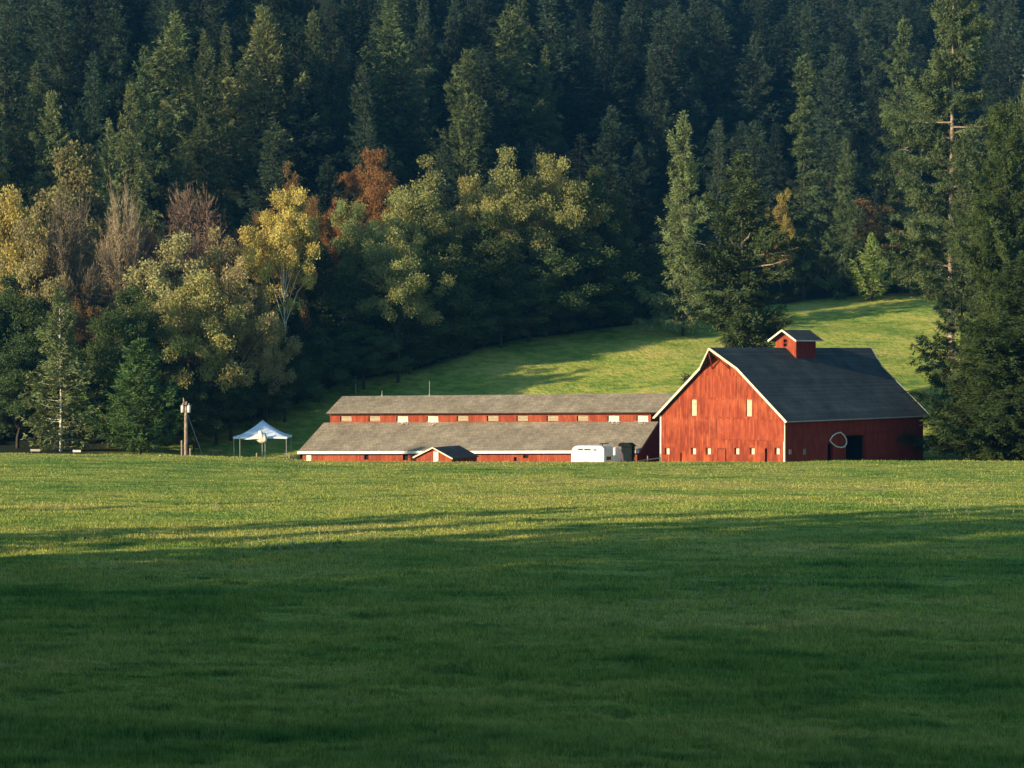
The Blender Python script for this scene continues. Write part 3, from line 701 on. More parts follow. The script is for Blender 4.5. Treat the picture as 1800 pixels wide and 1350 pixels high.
bk = len(mb.v); mb.v.append((ctr2[0], .15, ctr2[1]))
for i in range(K): mb.f.append((bk, 1 + K + (i + 1) % K, 1 + K + i))
cl2 = mb.build('hanging_cloth', M['cloth'], None, True, label='bundled pale cloth hanging from the front edge of the canopy tent', category='cloth'); cl2.location = cpt
# low table by the guy wire
tb = at(379, 794, 246); o = thing('picnic_table', 'small dark table in the grass between utility pole and canopy tent', 'table', (tb.x, 246, gz(tb.x, 246)), .3)
hh = tb.z - o.location.z + .15
MB().box((-.75, -.4, hh), (.75, .4, hh + .07)).build('table_top', M['wood'], o)
for x in (-.55, .55): MB().bar((x, -.35, -.1), (x, 0, hh), .1).bar((x, .35, -.1), (x, 0, hh), .1).build('leg', M['darkwood'], o)
for y in (-.75, .75): MB().box((-.75, y - .13, hh * .6), (.75, y + .13, hh * .6 + .05)).build('bench', M['wood'], o)
def stalks(px, py, n_, spread, hmax, lb, seed):
    rg = np.random.default_rng(seed); Y = 0
    for Yc in np.arange(60, 230, .5):
        x = (px - CX) / F * Yc
        if proj(x, Yc, gz(x, Yc))[1] <= py: Y = Yc; break
    mb = MB()
    for i in range(n_):
        a_, b_ = rg.normal() * spread, rg.normal() * spread * 1.5; h_ = hmax * rg.uniform(.45, 1); x_, y_ = x + a_, Y + b_; z_ = gz(x_, y_) - gz(x, Y)
        l_ = Vector((rg.normal() * .12 * h_, rg.normal() * .12 * h_, h_)); b0 = Vector((a_, b_, z_)); mb.bar(b0, b0 + l_, .022)
        for k_ in (.7, .85, 1.0): c_ = b0 + l_ * k_; mb.bar(c_, c_ + Vector((rg.normal() * .07, rg.normal() * .07, .06)), .035)
    o = mb.build('dry_weeds', M['straw'], None, label=lb, category='weeds', kind='stuff'); o.location = (x, Y, gz(x, Y))
M['straw'] = plain('dry_straw', (.36, .32, .17), .9, .25, 5)
stalks(380, 899, 9, .16, .75, 'small upright clump of dry stalks in the sunlit strip on the left', 1)
stalks(545, 968, 130, 2.4, .42, 'scattered tan seed stalks in the shaded field left of centre', 2)
stalks(1270, 1045, 90, 3.6, .38, 'scattered tan seed stalks in the shaded field right of centre', 3)
stalks(1700, 905, 45, 3.2, .42, 'pale seed stalks at the shadow edge on the right', 4)
#TREES
# ------------------------------------------------------------------ tree shapes
def kites(c, d, s, l, w):
    """leaf-shaped faces: base c, direction d, side s, length l, width w"""
    V = np.empty((len(c), 4, 3), np.float32)
    l = l[:, None]; w = w[:, None]
    V[:, 0] = c; V[:, 1] = c + d * l * .45 + s * w * .5; V[:, 2] = c + d * l; V[:, 3] = c + d * l * .5 - s * w * .5
    return V
def unit(v): return v / np.maximum(np.linalg.norm(v, axis=-1, keepdims=True), 1e-6)
def conifer(seed, H=35, Rm=6, nb=230, base=.08, pw=.8, droop=.25, card=.55, cw=.20, irr=.35, up0=-8, up1=48, gaps=(), dens=1.0, trunk=.42, tip=.25, bare=(), clump=0.0, lean=0.0, whorl=0, inner=26):
    rg = np.random.default_rng(seed); parts = []; tb = MB(); limb = MB()
    npt = 9; bend = rg.normal(size=(2, 2)) * H * .006
    axis = lambda z: np.array([bend[0, 0] * sin(z / H * 5) + lean * z, bend[0, 1] * sin(z / H * 4), z])
    tb.tube([axis(H * i / npt) - np.array([0, 0, .6 if i == 0 else 0]) for i in range(npt + 1)], [trunk * (1 - .93 * i / npt) for i in range(npt + 1)], 8)
    ph = rg.random(6) * 6.28
    for i in range(nb):
        t = ((i + rg.random()) / nb) ** .92
        z = H * (base + (1 - base) * t) * .995
        if whorl: z = (round(z / whorl) + rg.normal() * .11) * whorl; z = min(max(z, H * base), H * .985); t = (z / H - base) / (1 - base)
        az = i * 2.39996 + rg.normal() * .35
        pr = (1 - t) ** pw * min(1, .55 + t * 4.5) + .02
        lump = 1 + irr * (sin(t * 17 + ph[0] + 2 * sin(az + ph[1])) * .6 + sin(az * 2 + ph[2] + t * 9) * .5)
        L = Rm * pr * lump * (1.0 - irr * .9 * rg.random()) + .25
        for g0, g1, a0, k_ in gaps:
            if g0 < t < g1 and cos(az - a0) > .5: L *= k_
        if L < .15: continue
        e = R(up0 + (up1 - up0) * t ** 1.3 + rg.normal() * 7)
        o = np.array([cos(az), sin(az), 0]); p0 = axis(z)
        f = lambda s: p0 + o * (L * s)[:, None] * cos(e) + np.array([0, 0, 1.0]) * ((L * s) * sin(e) - droop * L * s ** 2 + tip * L * s ** 3)[:, None]
        if L > 1.2 and (rg.random() < .35 or i % 3 == 0):
            q = f(np.array([0, .4, .8])); tb.tube([tuple(a) for a in q], [.02 + L * .012, .015 + L * .007, .012], 4, False)
        nt = max(3, int(L / .52 * dens)); s = .12 + .88 * rg.random(nt) ** .75
        P = f(s); tl = L * (.12 + .28 * (1 - s)) * (.6 + .7 * rg.random(nt)) + card * .45
        sd = np.where(rg.random(nt) < .5, -1, 1); ang = az + sd * (R(25) + R(50) * rg.random(nt))
        td = np.stack([np.cos(ang), np.sin(ang), np.sin(e) * .5 - .12 - droop * .9 * s + .3 * rg.normal(size=nt)], -1); td = unit(td)
        k = np.maximum(3, (tl / (card * .24) * dens ** .5 * 1.3).astype(int)); bn = unit(np.array([0, 0, 1.0]) + o * rg.uniform(-.2, .9) + rg.normal(size=3) * .35); idx = np.repeat(np.arange(nt), k)
        m = len(idx); u = rg.random(m)
        c = P[idx] + td[idx] * (tl[idx] * u)[:, None] + rg.normal(size=(m, 3)) * card * (.14 + clump)
        d = unit(td[idx] + rg.normal(size=(m, 3)) * .32 + np.array([0, 0, -.02]))
        sv = unit(np.cross(d, bn + rg.normal(size=(m, 3)) * .45))
        parts.append(kites(c, d, sv, card * (.6 + .7 * rg.random(m)), cw * (.7 + .6 * rg.random(m)) * np.ones(m)))
        # the tip of the branch
        m = 6; c = f(np.linspace(.72, 1, m)); d = unit(o * cos(e) + np.array([0, 0, sin(e) + tip]) + rg.normal(size=(m, 3)) * .3)
        parts.append(kites(c, d, unit(np.cross(d, rg.normal(size=(m, 3)))), np.full(m, card), np.full(m, cw)))
    m = int(H * inner * (card / .5) ** -1); zz = H * (base + (.97 - base) * rg.random(m)); tt = zz / H
    aa = rg.random(m) * 6.28; keep = np.ones(m, bool)
    for g0, g1, a0, k_ in gaps:
        if k_ < .3: keep &= ~((tt > g0 * (1 - base) + base - .01) & (tt < g1 * (1 - base) + base + .01))
    rr_ = Rm * .24 * (1 - tt) ** .7 * rg.random(m) ** .5 + trunk * .8; c = np.stack([axis(z) for z in zz]) + np.stack([np.cos(aa) * rr_, np.sin(aa) * rr_, 0 * aa], -1)
    d = unit(np.stack([np.cos(aa), np.sin(aa), .25 + 0 * aa], -1) + rg.normal(size=(m, 3)) * .5); c = c[keep]; d = d[keep]; m = len(c)
    parts.append(kites(c, d, unit(np.cross(d, rg.normal(size=(m, 3)))), card * (.7 + .6 * rg.random(m)), np.full(m, cw * 1.2)))
    m = 14; c = np.stack([axis(z) for z in np.linspace(H * .95, H * 1.0, m)]); d = unit(rg.normal(size=(m, 3)) * .35 + np.array([0, 0, 1]))
    parts.append(kites(c, d, unit(np.cross(d, rg.normal(size=(m, 3)))), np.full(m, card), np.full(m, cw)))
    for (zf, az, L, e) in bare:              # dead pale limbs
        p0 = axis(zf * H); o = np.array([cos(az) * cos(e), sin(az) * cos(e), sin(e)])
        pts = [p0 + o * L * q + np.array([0, 0, .12 * L * q * q]) + rg.normal(size=3) * .04 * L * q for q in (0, .35, .7, 1)]
        limb.tube([tuple(a) for a in pts], [.17, .12, .07, .02], 6)
        for q in (.45, .7): b0 = p0 + o * L * q; limb.tube([tuple(b0), tuple(b0 + o * L * .22 + rg.normal(size=3) * .3)], [.05, .015], 5)
    V = np.concatenate(parts).reshape(-1, 3)
    return dict(H=H, R=Rm, crown=bigmesh('crown', V, 4), trunk=newmesh('trunk', tb.v, tb.f), limb=newmesh('dead_limbs', limb.v, limb.f) if limb.v else None, mat='needle')
def broadleaf(seed, H=20, Rm=6, ncl=45, base=.22, card=.42, cr=.24, per=330, tall=.5, limbs=9, trunk=.3, lopside=.3, sparse=0.0, pale=False):
    """clumps of leaves carried on limbs; crown is an uneven ellipsoid"""
    rg = np.random.default_rng(seed); tb = MB(); parts = []
    zc = H * (base + (1 - base) * .52); rz = H * (1 - base) * .5
    th = H * (base + .25)
    tb.tube([(0, 0, -.6), (.1 * rg.normal(), .1 * rg.normal(), th * .5), (.3 * rg.normal(), .3 * rg.normal(), th), (.4 * rg.normal(), .4 * rg.normal(), H * .8)], [trunk, trunk * .8, trunk * .55, .04], 8)
    ph = rg.random(4) * 6.28; cl = []
    for i in range(ncl):
        v = unit(rg.normal(size=3)); rr = rg.random() ** .45
        if v[2] < -.55: v[2] *= -.5
        az = math.atan2(v[1], v[0]); b_ = 1 + lopside * (sin(az * 2 + ph[0]) * .5 + sin(az * 3 + ph[1] + v[2] * 3) * .5)
        shape = (1 - .35 * max(0, v[2])) if tall > .3 else 1
        c = np.array([v[0] * Rm * rr * b_ * shape, v[1] * Rm * rr * b_ * shape, zc + v[2] * rz * rr * (1 + .12 * rg.normal())]); cl.append(c)
    cl.append(np.array([0, 0, H * .93])); cl.append(np.array([Rm * .15, 0, H * .86]))
    for i, c in enumerate(cl):
        r = Rm * cr * (.6 + .8 * rg.random())
        if i % max(1, len(cl) // (limbs * 2)) == 0:
            z0 = min(th, c[2] * .6); p0 = np.array([0, 0, z0]); md = p0 + (c - p0) * .5 + np.array([0, 0, .1 * Rm]) + rg.normal(size=3) * .1
            tb.tube([tuple(p0), tuple(md), tuple(c)], [trunk * .45, trunk * .25, .03], 5, False)
        m = int(per * (r / (Rm * cr)) ** 1.6 * (1 - sparse)); v = unit(rg.normal(size=(m, 3)));
        q = rg.random(m) ** .35; lob = 1 + .28 * np.sin(v[:, 0] * 5 + ph[2] + i) * np.sin(v[:, 2] * 5 + i * 2) + .12 * rg.normal(size=m)
        p = c + v * (r * q * lob)[:, None] * np.array([1, 1, .72]) + np.array([0, 0, -.10]) * r
        d = unit(v * .6 + rg.normal(size=(m, 3)) * .8); n_ = unit(v + rg.normal(size=(m, 3)) * .8 + np.array([0, 0, .3])); sv = unit(np.cross(d, n_))
        parts.append(kites(p, d, sv, card * (.6 + .8 * rg.random(m)), card * .62 * (.6 + .8 * rg.random(m))))
    V = np.concatenate(parts).reshape(-1, 3)
    return dict(H=H, R=Rm, crown=bigmesh('crown', V, 4), trunk=newmesh('trunk', tb.v, tb.f), limb=None, mat='leaf', pale=pale)
def twiggy(seed, H=16, Rm=5, n1=16, leafy=.25, card=.3):
    """nearly bare tree: upswept branches dissolving into fine twigs, some leaves left"""
    rg = np.random.default_rng(seed); tb = MB(); tw = []; lf = []
    tb.tube([(0, 0, -.5), (.1, 0, H * .22), (.15, .1, H * .5)], [.28, .22, .12], 8)
    for i in range(n1):
        az = i * 2.4 + rg.normal() * .3; z0 = H * (.38 + .22 * rg.random()); out = Rm * (.15 + .85 * rg.random()); zt = H * (1.0 - .42 * (out / Rm) ** 2.0 - .08 * rg.random())
        p0 = np.array([0, 0, z0]); p2 = np.array([cos(az) * out, sin(az) * out, zt]); p1 = (p0 + p2) / 2 + np.array([cos(az) * out * .18, sin(az) * out * .18, -.06 * H])
        bz = lambda s: ((1 - s) ** 2)[:, None] * p0 + (2 * s * (1 - s))[:, None] * p1 + (s ** 2)[:, None] * p2
        tb.tube([tuple(a) for a in bz(np.linspace(0, 1, 5))], [.11, .08, .06, .035, .012], 4, False)
        m = 34; s = .25 + .75 * rg.random(m) ** .8; P = bz(s); tg = unit(p2 - p1)
        d = unit(tg * .7 + rg.normal(size=(m, 3)) * .55 + np.array([cos(az) * .35, sin(az) * .35, .18])); L = (1.1 + 1.5 * rg.random(m)) * H / 16
        sv = unit(np.cross(d, rg.normal(size=(m, 3)))); tw.append(kites(P, d, sv, L, np.full(m, .085)))
        k = 17; idx = np.repeat(np.arange(m), k); u = rg.random(m * k); c = P[idx] + d[idx] * (L[idx] * u)[:, None]
        dd = unit(d[idx] + rg.normal(size=(m * k, 3)) * .38 + np.array([0, 0, .25])); sv = unit(np.cross(dd, rg.normal(size=(m * k, 3))))
        tw.append(kites(c, dd, sv, .5 + .6 * rg.random(m * k), np.full(m * k, .055)))
        q = int(m * 12 * leafy); c = P[rg.integers(0, m, q)] + rg.normal(size=(q, 3)) * .5; dd = unit(rg.normal(size=(q, 3))); lf.append(kites(c, dd, unit(np.cross(dd, rg.normal(size=(q, 3)))), np.full(q, card), np.full(q, card * .6)))
    V = np.concatenate(tw + lf).reshape(-1, 3)
    return dict(H=H, R=Rm, crown=bigmesh('crown', V, 4), trunk=newmesh('trunk', tb.v, tb.f), limb=None, mat='twig')
PR = {}
for i in range(5): PR['fir%d' % i] = conifer(10 + i, 35, 8.0, 128, .05, (.78, .88, .82, .76, .92)[i], .24, .72, .14, (.44, .52, .42, .6, .48)[i], tip=.5, dens=2.3, trunk=.22, whorl=(1.15, 1.3, 1.0, 1.4, 1.2)[i])
for i in range(2): PR['slim%d' % i] = conifer(30 + i, 40, 4.6, 140, .05, .72, .42, .6, .13, .6, up0=-18, up1=40, dens=2.1, trunk=.25)
PR['round'] = conifer(35, 30, 8.6, 150, .05, .70, .10, .62, .13, .45, up0=8, up1=62, tip=.5, dens=2.3, trunk=.22, whorl=1.2)
PR['cedar'] = conifer(41, 35, 6.6, 170, .03, .72, .30, .56, .13, .55, up0=0, up1=55, tip=.4, dens=2.3, clump=.15, trunk=.3)
FR = 4.71
PR['crag'] = conifer(63, 36, 8.2, 145, .05, .62, .24, .50, .13, .75, up0=-4, up1=42, tip=.3, dens=4.31, whorl=1.50, clump=.22, trunk=.42, gaps=((.62, .70, FR, .3), (.42, .47, 5.6, .4), (.80, .84, 2.9, .5)),
     bare=((.655, 3.35, 5.6, .10), (.66, 4.1, 3.2, .4), (.60, 5.75, 5.6, .05), (.63, 6.1, 6.5, .12), (.69, 5.2, 2.0, .5)))
PR['spire'] = conifer(44, 46, 5.4, 120, .04, .55, .42, .50, .13, .8, up0=-20, up1=35, tip=.25, dens=3.94, whorl=1.30, clump=.22, trunk=.34, gaps=((.45, .50, 3, .4), (.66, .70, 5, .4)))
PR['giant'] = conifer(45, 60, 12.5, 170, .16, .50, .26, .54, .14, .62, up0=-6, up1=40, tip=.3, dens=3.6, whorl=1.9, clump=.22, trunk=.7, gaps=((.475, .545, FR, .06), (.39, .43, FR, .32), (.30, .32, FR, .35), (.70, .74, 3.4, .4)),
     bare=((.56, 3.0, 3.6, .2), (.50, 3.3, 5, .05), (.59, 6.0, 6, -.15), (.53, 6.1, 3, .1)))
PR['giant2'] = conifer(46, 54, 8.5, 120, .06, .66, .30, .52, .14, .7, up0=-8, up1=38, tip=.25, dens=4.12, whorl=1.60, clump=.22, trunk=.5, gaps=((.80, .84, 3, .5), (.5, .54, 3.5, .4)), bare=((.52, 3.6, 6, -.1),))
PR['dense'] = conifer(47, 41, 11, 215, .03, .60, .20, .44, .12, .55, up0=-2, up1=48, tip=.35, dens=3.75, whorl=1.30, clump=.22, trunk=.5, gaps=((.33, .50, FR, .55),), bare=((.40, 4.5, 1.5, .1), (.33, 4.3, 1.4, .2)))
PR['dense2'] = conifer(48, 34, 10, 215, .02, .95, .20, .44, .12, .5, up0=-4, up1=50, tip=.4, dens=3.56, whorl=1.10, clump=.22)
PR['bush'] = conifer(49, 14, 5.0, 170, .01, .78, .02, .40, .11, .38, up0=22, up1=66, tip=.35, dens=1.9, clump=.12, trunk=.2)
PR['pine'] = conifer(50, 20.5, 5.0, 190, .02, .80, .14, .42, .12, .36, up0=0, up1=55, tip=.45, dens=2.4, trunk=.18, gaps=((.0, .36, FR, .5),))
PR['young'] = conifer(51, 11.5, 4.2, 150, .05, 1.0, .05, .36, .11, .28, up0=14, up1=60, tip=.4, dens=1.8, trunk=.2)
for i in range(4): PR['maple%d' % i] = broadleaf(70 + i, 24, 8.5, 80, .18, .31, .18, 420)
for i in range(3): PR['thicket%d' % i] = broadleaf(170 + i, 20, 7.5, 85, -.04, .36, .18, 330, limbs=4)
for i in range(2): PR['poplar%d' % i] = broadleaf(80 + i, 22, 4.6, 46, .12, .38, .25, 300, tall=1, sparse=.1)
PR['aspen'] = broadleaf(85, 22, 5.6, 75, .30, .26, .19, 430, tall=0, limbs=6, trunk=.15, lopside=.3)
for i in range(3): PR['willow%d' % i] = broadleaf(90 + i, 17, 6.4, 80, .06, .27, .17, 310, lopside=.45)
for i in range(3): PR['bare%d' % i] = twiggy(100 + i, 24, 8.0, 30, (1.6, 1.1, 2.0)[i])
CLS = {'fir': ('fir_tree', 'fir tree'), 'slim': ('fir_tree', 'fir tree'), 'round': ('fir_tree', 'fir tree'), 'cedar': ('cedar_tree', 'cedar'), 'crag': ('fir_tree', 'fir tree'), 'spire': ('spruce_tree', 'spruce'),
       'giant': ('fir_tree', 'fir tree'), 'dense': ('fir_tree', 'fir tree'), 'bush': ('fir_tree', 'fir tree'), 'pine': ('pine_tree', 'pine'), 'young': ('fir_tree', 'fir tree'),
       'maple': ('maple_tree', 'tree'), 'thicket': ('maple_tree', 'tree'), 'poplar': ('poplar_tree', 'tree'), 'aspen': ('aspen_tree', 'tree'), 'willow': ('willow_tree', 'tree'), 'bare': ('bare_tree', 'bare tree')}
COL = dict(fd=(.026, .044, .030), dk=(.055, .084, .052), g=(.105, .138, .058), lg=(.20, .235, .098), ol=(.22, .21, .09), sp=(.26, .36, .10), near=(.060, .092, .030),  # light painted in: fill and dim firs darker, sunlit ones lighter
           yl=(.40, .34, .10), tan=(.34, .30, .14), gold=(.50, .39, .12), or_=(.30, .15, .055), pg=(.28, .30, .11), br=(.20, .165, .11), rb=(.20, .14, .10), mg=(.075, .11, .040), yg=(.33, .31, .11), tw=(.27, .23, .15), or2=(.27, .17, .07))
trng = np.random.default_rng(77); PLACED = []
def tree(kind, x, Y, H, Wd, col, label, group=None, bark='bark', rz=None, z=None):
    p = PR[kind]; base = kind.rstrip('0123456789'); nm_, cat = CLS[base if base in CLS else kind]
    zg = gz(x, Y) if z is None else z
    rz = trng.random() * 6.28 if rz is None else rz
    o = thing(nm_, label, cat, (x, Y, zg), rz, group); o.scale = (Wd / 2 / p['R'],) * 2 + (H / p['H'],)
    cr = COL[col] if isinstance(col, str) else col; v = .85 + .3 * trng.random()
    c = link('crown', p['crown'], M[p['mat']], o); c.color = (cr[0] * v * (.93 + .14 * trng.random()), cr[1] * v, cr[2] * v, 1)
    if not p['trunk'].materials: p['trunk'].materials.append(None)
    t_ = link('trunk', p['trunk'], None, o); t_.material_slots[0].link = 'OBJECT'; t_.material_slots[0].material = M[bark]
    if p['limb']: link('dead_limb', p['limb'], M['palebark'], o)
    PLACED.append((x, Y, zg, H, Wd)); return o
def solve(px, yt, H, y0=None):
    best = None
    for Y in np.arange(y0 or 270, 760, 2.0):
        x = (px - CX) / F * Y; yp = proj(x, Y, gz(x, Y) + H)[1]
        if Y > np.interp(x, EX, EY) - 6 and yp <= yt: return x, Y
        best = (x, Y)
    return best
def tfront(kind, px, yt, Y, wpx, col, label, **k):
    if kind[:5] in ('maple', 'willo', 'popla', 'thick'): wpx = wpx * 1.5
    yt = yt + 2
    """tree at a known distance: its height follows from the top in view"""
    x = (px - CX) / F * Y; zt = at(px, yt, Y).z; zg = gz(x, Y)
    return tree(kind, x, Y, zt - zg, wpx / F * Y, col, label, **k)
def tback(kind, px, yt, H, wpx, col, label, **k):
    """tree on the wooded slope: its distance follows from top and height"""
    x, Y = solve(px, yt, H); return tree(kind, x, Y, H, wpx * (1.25 if kind == 'round' else 1.3 if kind[:4] == 'slim' else 1.65) / F * Y, col, label, **k)
# trees at the field edge, left
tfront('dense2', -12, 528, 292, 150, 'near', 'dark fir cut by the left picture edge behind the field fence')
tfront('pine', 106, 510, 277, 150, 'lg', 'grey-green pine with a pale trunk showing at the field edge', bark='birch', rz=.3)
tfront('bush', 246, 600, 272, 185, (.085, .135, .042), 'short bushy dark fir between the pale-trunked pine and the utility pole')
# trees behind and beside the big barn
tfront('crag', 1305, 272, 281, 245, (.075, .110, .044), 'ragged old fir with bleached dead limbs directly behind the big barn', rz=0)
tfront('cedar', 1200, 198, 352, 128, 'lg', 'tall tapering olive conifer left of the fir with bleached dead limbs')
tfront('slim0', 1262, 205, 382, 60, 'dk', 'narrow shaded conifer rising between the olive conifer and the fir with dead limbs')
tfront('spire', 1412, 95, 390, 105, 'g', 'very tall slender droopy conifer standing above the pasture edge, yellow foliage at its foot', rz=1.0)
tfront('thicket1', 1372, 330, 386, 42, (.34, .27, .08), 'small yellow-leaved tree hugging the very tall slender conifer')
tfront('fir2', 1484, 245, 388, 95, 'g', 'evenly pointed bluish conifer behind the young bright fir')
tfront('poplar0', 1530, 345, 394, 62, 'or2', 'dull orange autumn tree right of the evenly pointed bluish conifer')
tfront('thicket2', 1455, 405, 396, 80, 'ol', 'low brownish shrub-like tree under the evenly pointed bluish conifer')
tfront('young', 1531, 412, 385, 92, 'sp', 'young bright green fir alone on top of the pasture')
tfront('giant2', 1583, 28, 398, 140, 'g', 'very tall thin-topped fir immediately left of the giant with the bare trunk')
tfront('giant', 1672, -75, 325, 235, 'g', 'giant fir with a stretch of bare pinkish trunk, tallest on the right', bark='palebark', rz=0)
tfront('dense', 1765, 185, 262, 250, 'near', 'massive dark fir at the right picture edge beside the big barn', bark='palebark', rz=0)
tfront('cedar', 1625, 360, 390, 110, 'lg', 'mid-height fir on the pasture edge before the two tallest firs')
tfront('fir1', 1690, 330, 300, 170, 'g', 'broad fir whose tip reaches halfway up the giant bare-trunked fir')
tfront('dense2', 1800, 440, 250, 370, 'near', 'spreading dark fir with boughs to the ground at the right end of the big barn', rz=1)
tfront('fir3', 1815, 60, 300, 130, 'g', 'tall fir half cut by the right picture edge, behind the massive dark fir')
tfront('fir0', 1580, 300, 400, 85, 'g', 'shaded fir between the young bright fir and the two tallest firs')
# autumn trees on the slope left of the pasture
A = tfront
A('willow0', 15, 340, 310, 130, 'gold', 'golden yellow tree cut by the left picture edge')
A('willow1', 50, 390, 300, 110, 'tan', 'tan leafy tree in front of the golden yellow tree at far left')
A('poplar1', 130, 228, 322, 95, 'ol', 'tall narrow olive-yellow tree standing among dark firs on the left')
A('bare0', 122, 355, 300, 120, 'br', 'grey-brown nearly bare tree below the tall narrow olive-yellow tree')
A('bare1', 214, 325, 312, 90, 'tw', 'pale upswept bare tree right of the grey-brown nearly bare one')
A('bare2', 345, 335, 318, 160, 'rb', 'wide reddish-brown nearly bare tree left of the golden orange-topped aspen')
A('bare2', 262, 395, 314, 80, 'rb', 'small reddish-brown thinning tree below the pale upswept bare tree')
A('willow2', 300, 412, 300, 150, 'tan', 'large tan-leaved tree reaching furthest left below the reddish-brown bare tree')
A('willow1', 385, 420, 302, 110, 'tan', 'pale olive tree with rounded top directly left of the golden orange-topped aspen')
A('willow0', 345, 485, 292, 130, 'yg', 'hanging yellow-green tree lowest in the tan cluster above the canopy tent')
A('willow2', 465, 500, 298, 80, 'tan', 'slim tan tree in front of the white trunk of the golden aspen')
A('willow1', 405, 470, 296, 100, 'tan', 'olive-tan tree in the middle of the tan cluster')
o = A('aspen', 500, 318, 312, 130, 'gold', 'golden aspen with orange-tinted crown and thin white trunk', bark='birch', rz=.5)
A('willow1', 512, 309, 319, 62, (.24, .14, .06), 'orange-brown autumn crown rising just behind the golden aspen')  # extra crown added to give the aspen its orange top
A('maple0', 455, 365, 322, 70, 'or2', 'dull orange-brown tree peeking out left behind the golden aspen')
A('maple2', 655, 262, 352, 85, 'or_', 'rust-red maple standing highest among the autumn trees')
A('maple1', 588, 365, 335, 50, 'or_', 'small orange-red tree between golden aspen and pale green maple')
A('maple2', 548, 345, 336, 60, 'or2', 'brownish orange tree just right behind the golden aspen')
A('maple0', 628, 345, 330, 90, 'pg', 'pale green rounded maple below the rust-red maple')
A('maple1', 742, 300, 340, 130, 'pg', 'broad pale green maple right of the rust-red maple')
A('maple2', 828, 308, 345, 80, 'yg', 'small yellowish maple at the left of the sunlit row of maples')
A('maple3', 905, 280, 348, 120, 'yg', 'sunlit yellowish maple in the middle of the maple row')
A('maple0', 980, 268, 352, 110, 'yg', 'brightest yellow-topped maple at the right end of the maple row')
A('maple2', 1042, 292, 358, 95, 'mg', 'shaded green maple closing the maple row on the right')
A('maple1', 700, 400, 322, 110, 'pg', 'pale dusty-green tree below the broad pale green maple')
A('maple3', 152, 515, 296, 60, (.24, .16, .07), 'faint orange-brown tree behind the pale-trunked pine')
A('maple0', 235, 500, 285, 110, 'mg', 'dull olive tree above the short bushy dark fir')
# lower shaded broadleaf wood down to the pasture
low = [(560, 420, 325, 120), (640, 440, 328, 130), (600, 510, 322, 120), (700, 500, 328, 120), (770, 420, 335, 130), (850, 400, 340, 130), (930, 400, 345, 130), (1010, 400, 352, 130), (1075, 380, 360, 110),
       (800, 500, 334, 110), (880, 490, 340, 110), (960, 490, 348, 110), (1040, 480, 356, 110), (1105, 470, 362, 90), (560, 590, 312, 90), (640, 570, 318, 90), (720, 560, 326, 80), (500, 600, 304, 100), (440, 620, 298, 90),
       (380, 640, 294, 90), (330, 660, 288, 80), (60, 520, 292, 120), (20, 470, 298, 120), (190, 590, 288, 100), (120, 600, 290, 100), (290, 600, 292, 100), (30, 610, 286, 110), (1150, 430, 368, 80), (490, 480, 318, 90), (220, 640, 284, 80), (340, 690, 290, 60)]
ords = 'first second third fourth fifth sixth seventh eighth ninth tenth eleventh twelfth thirteenth fourteenth fifteenth sixteenth seventeenth eighteenth nineteenth twentieth'.split() + ['%dth' % k for k in range(21, 60)]
band = lambda q: 'upper' if q[1] < 455 else 'lower' if q[1] > 560 else 'middle'
for i, (px, yt, Y, wp) in enumerate(low):
    bd = band((px, yt)); k_ = sorted(q[0] for q in low if band(q) == bd).index(px)
    tfront('thicket%d' % (i % 3), px, yt, Y, wp * 1.05, 'mg', '%s shaded round tree from the left in the %s row of the broadleaf wood' % (ords[k_], bd), group='shaded broadleaf trees beside the pasture')
PR['shrub0'] = broadleaf(300, 4, 3.2, 26, -.1, .34, .3, 150, limbs=3, trunk=.1); PR['shrub1'] = broadleaf(301, 4, 3.0, 26, -.1, .34, .32, 150, limbs=3, trunk=.1)
CLS['shrub'] = ('shrub', 'shrub')
for i, px in enumerate(np.arange(335, 1190, 29)):
    Ys = np.arange(270, 420, 1.0); xs = (px - CX) / F * Ys; Y = float(Ys[np.argmin(abs(np.interp(xs, EX, EY) - Ys))]) + 1 + trng.uniform(-1, 2)
    tree('shrub%d' % (i % 2), (px - CX) / F * Y, Y, trng.uniform(2.6, 5), trng.uniform(5, 8), 'mg', '%s dark shrub from the left along the pasture edge of the wood' % ords[i], group='dark shrubs along the pasture edge')
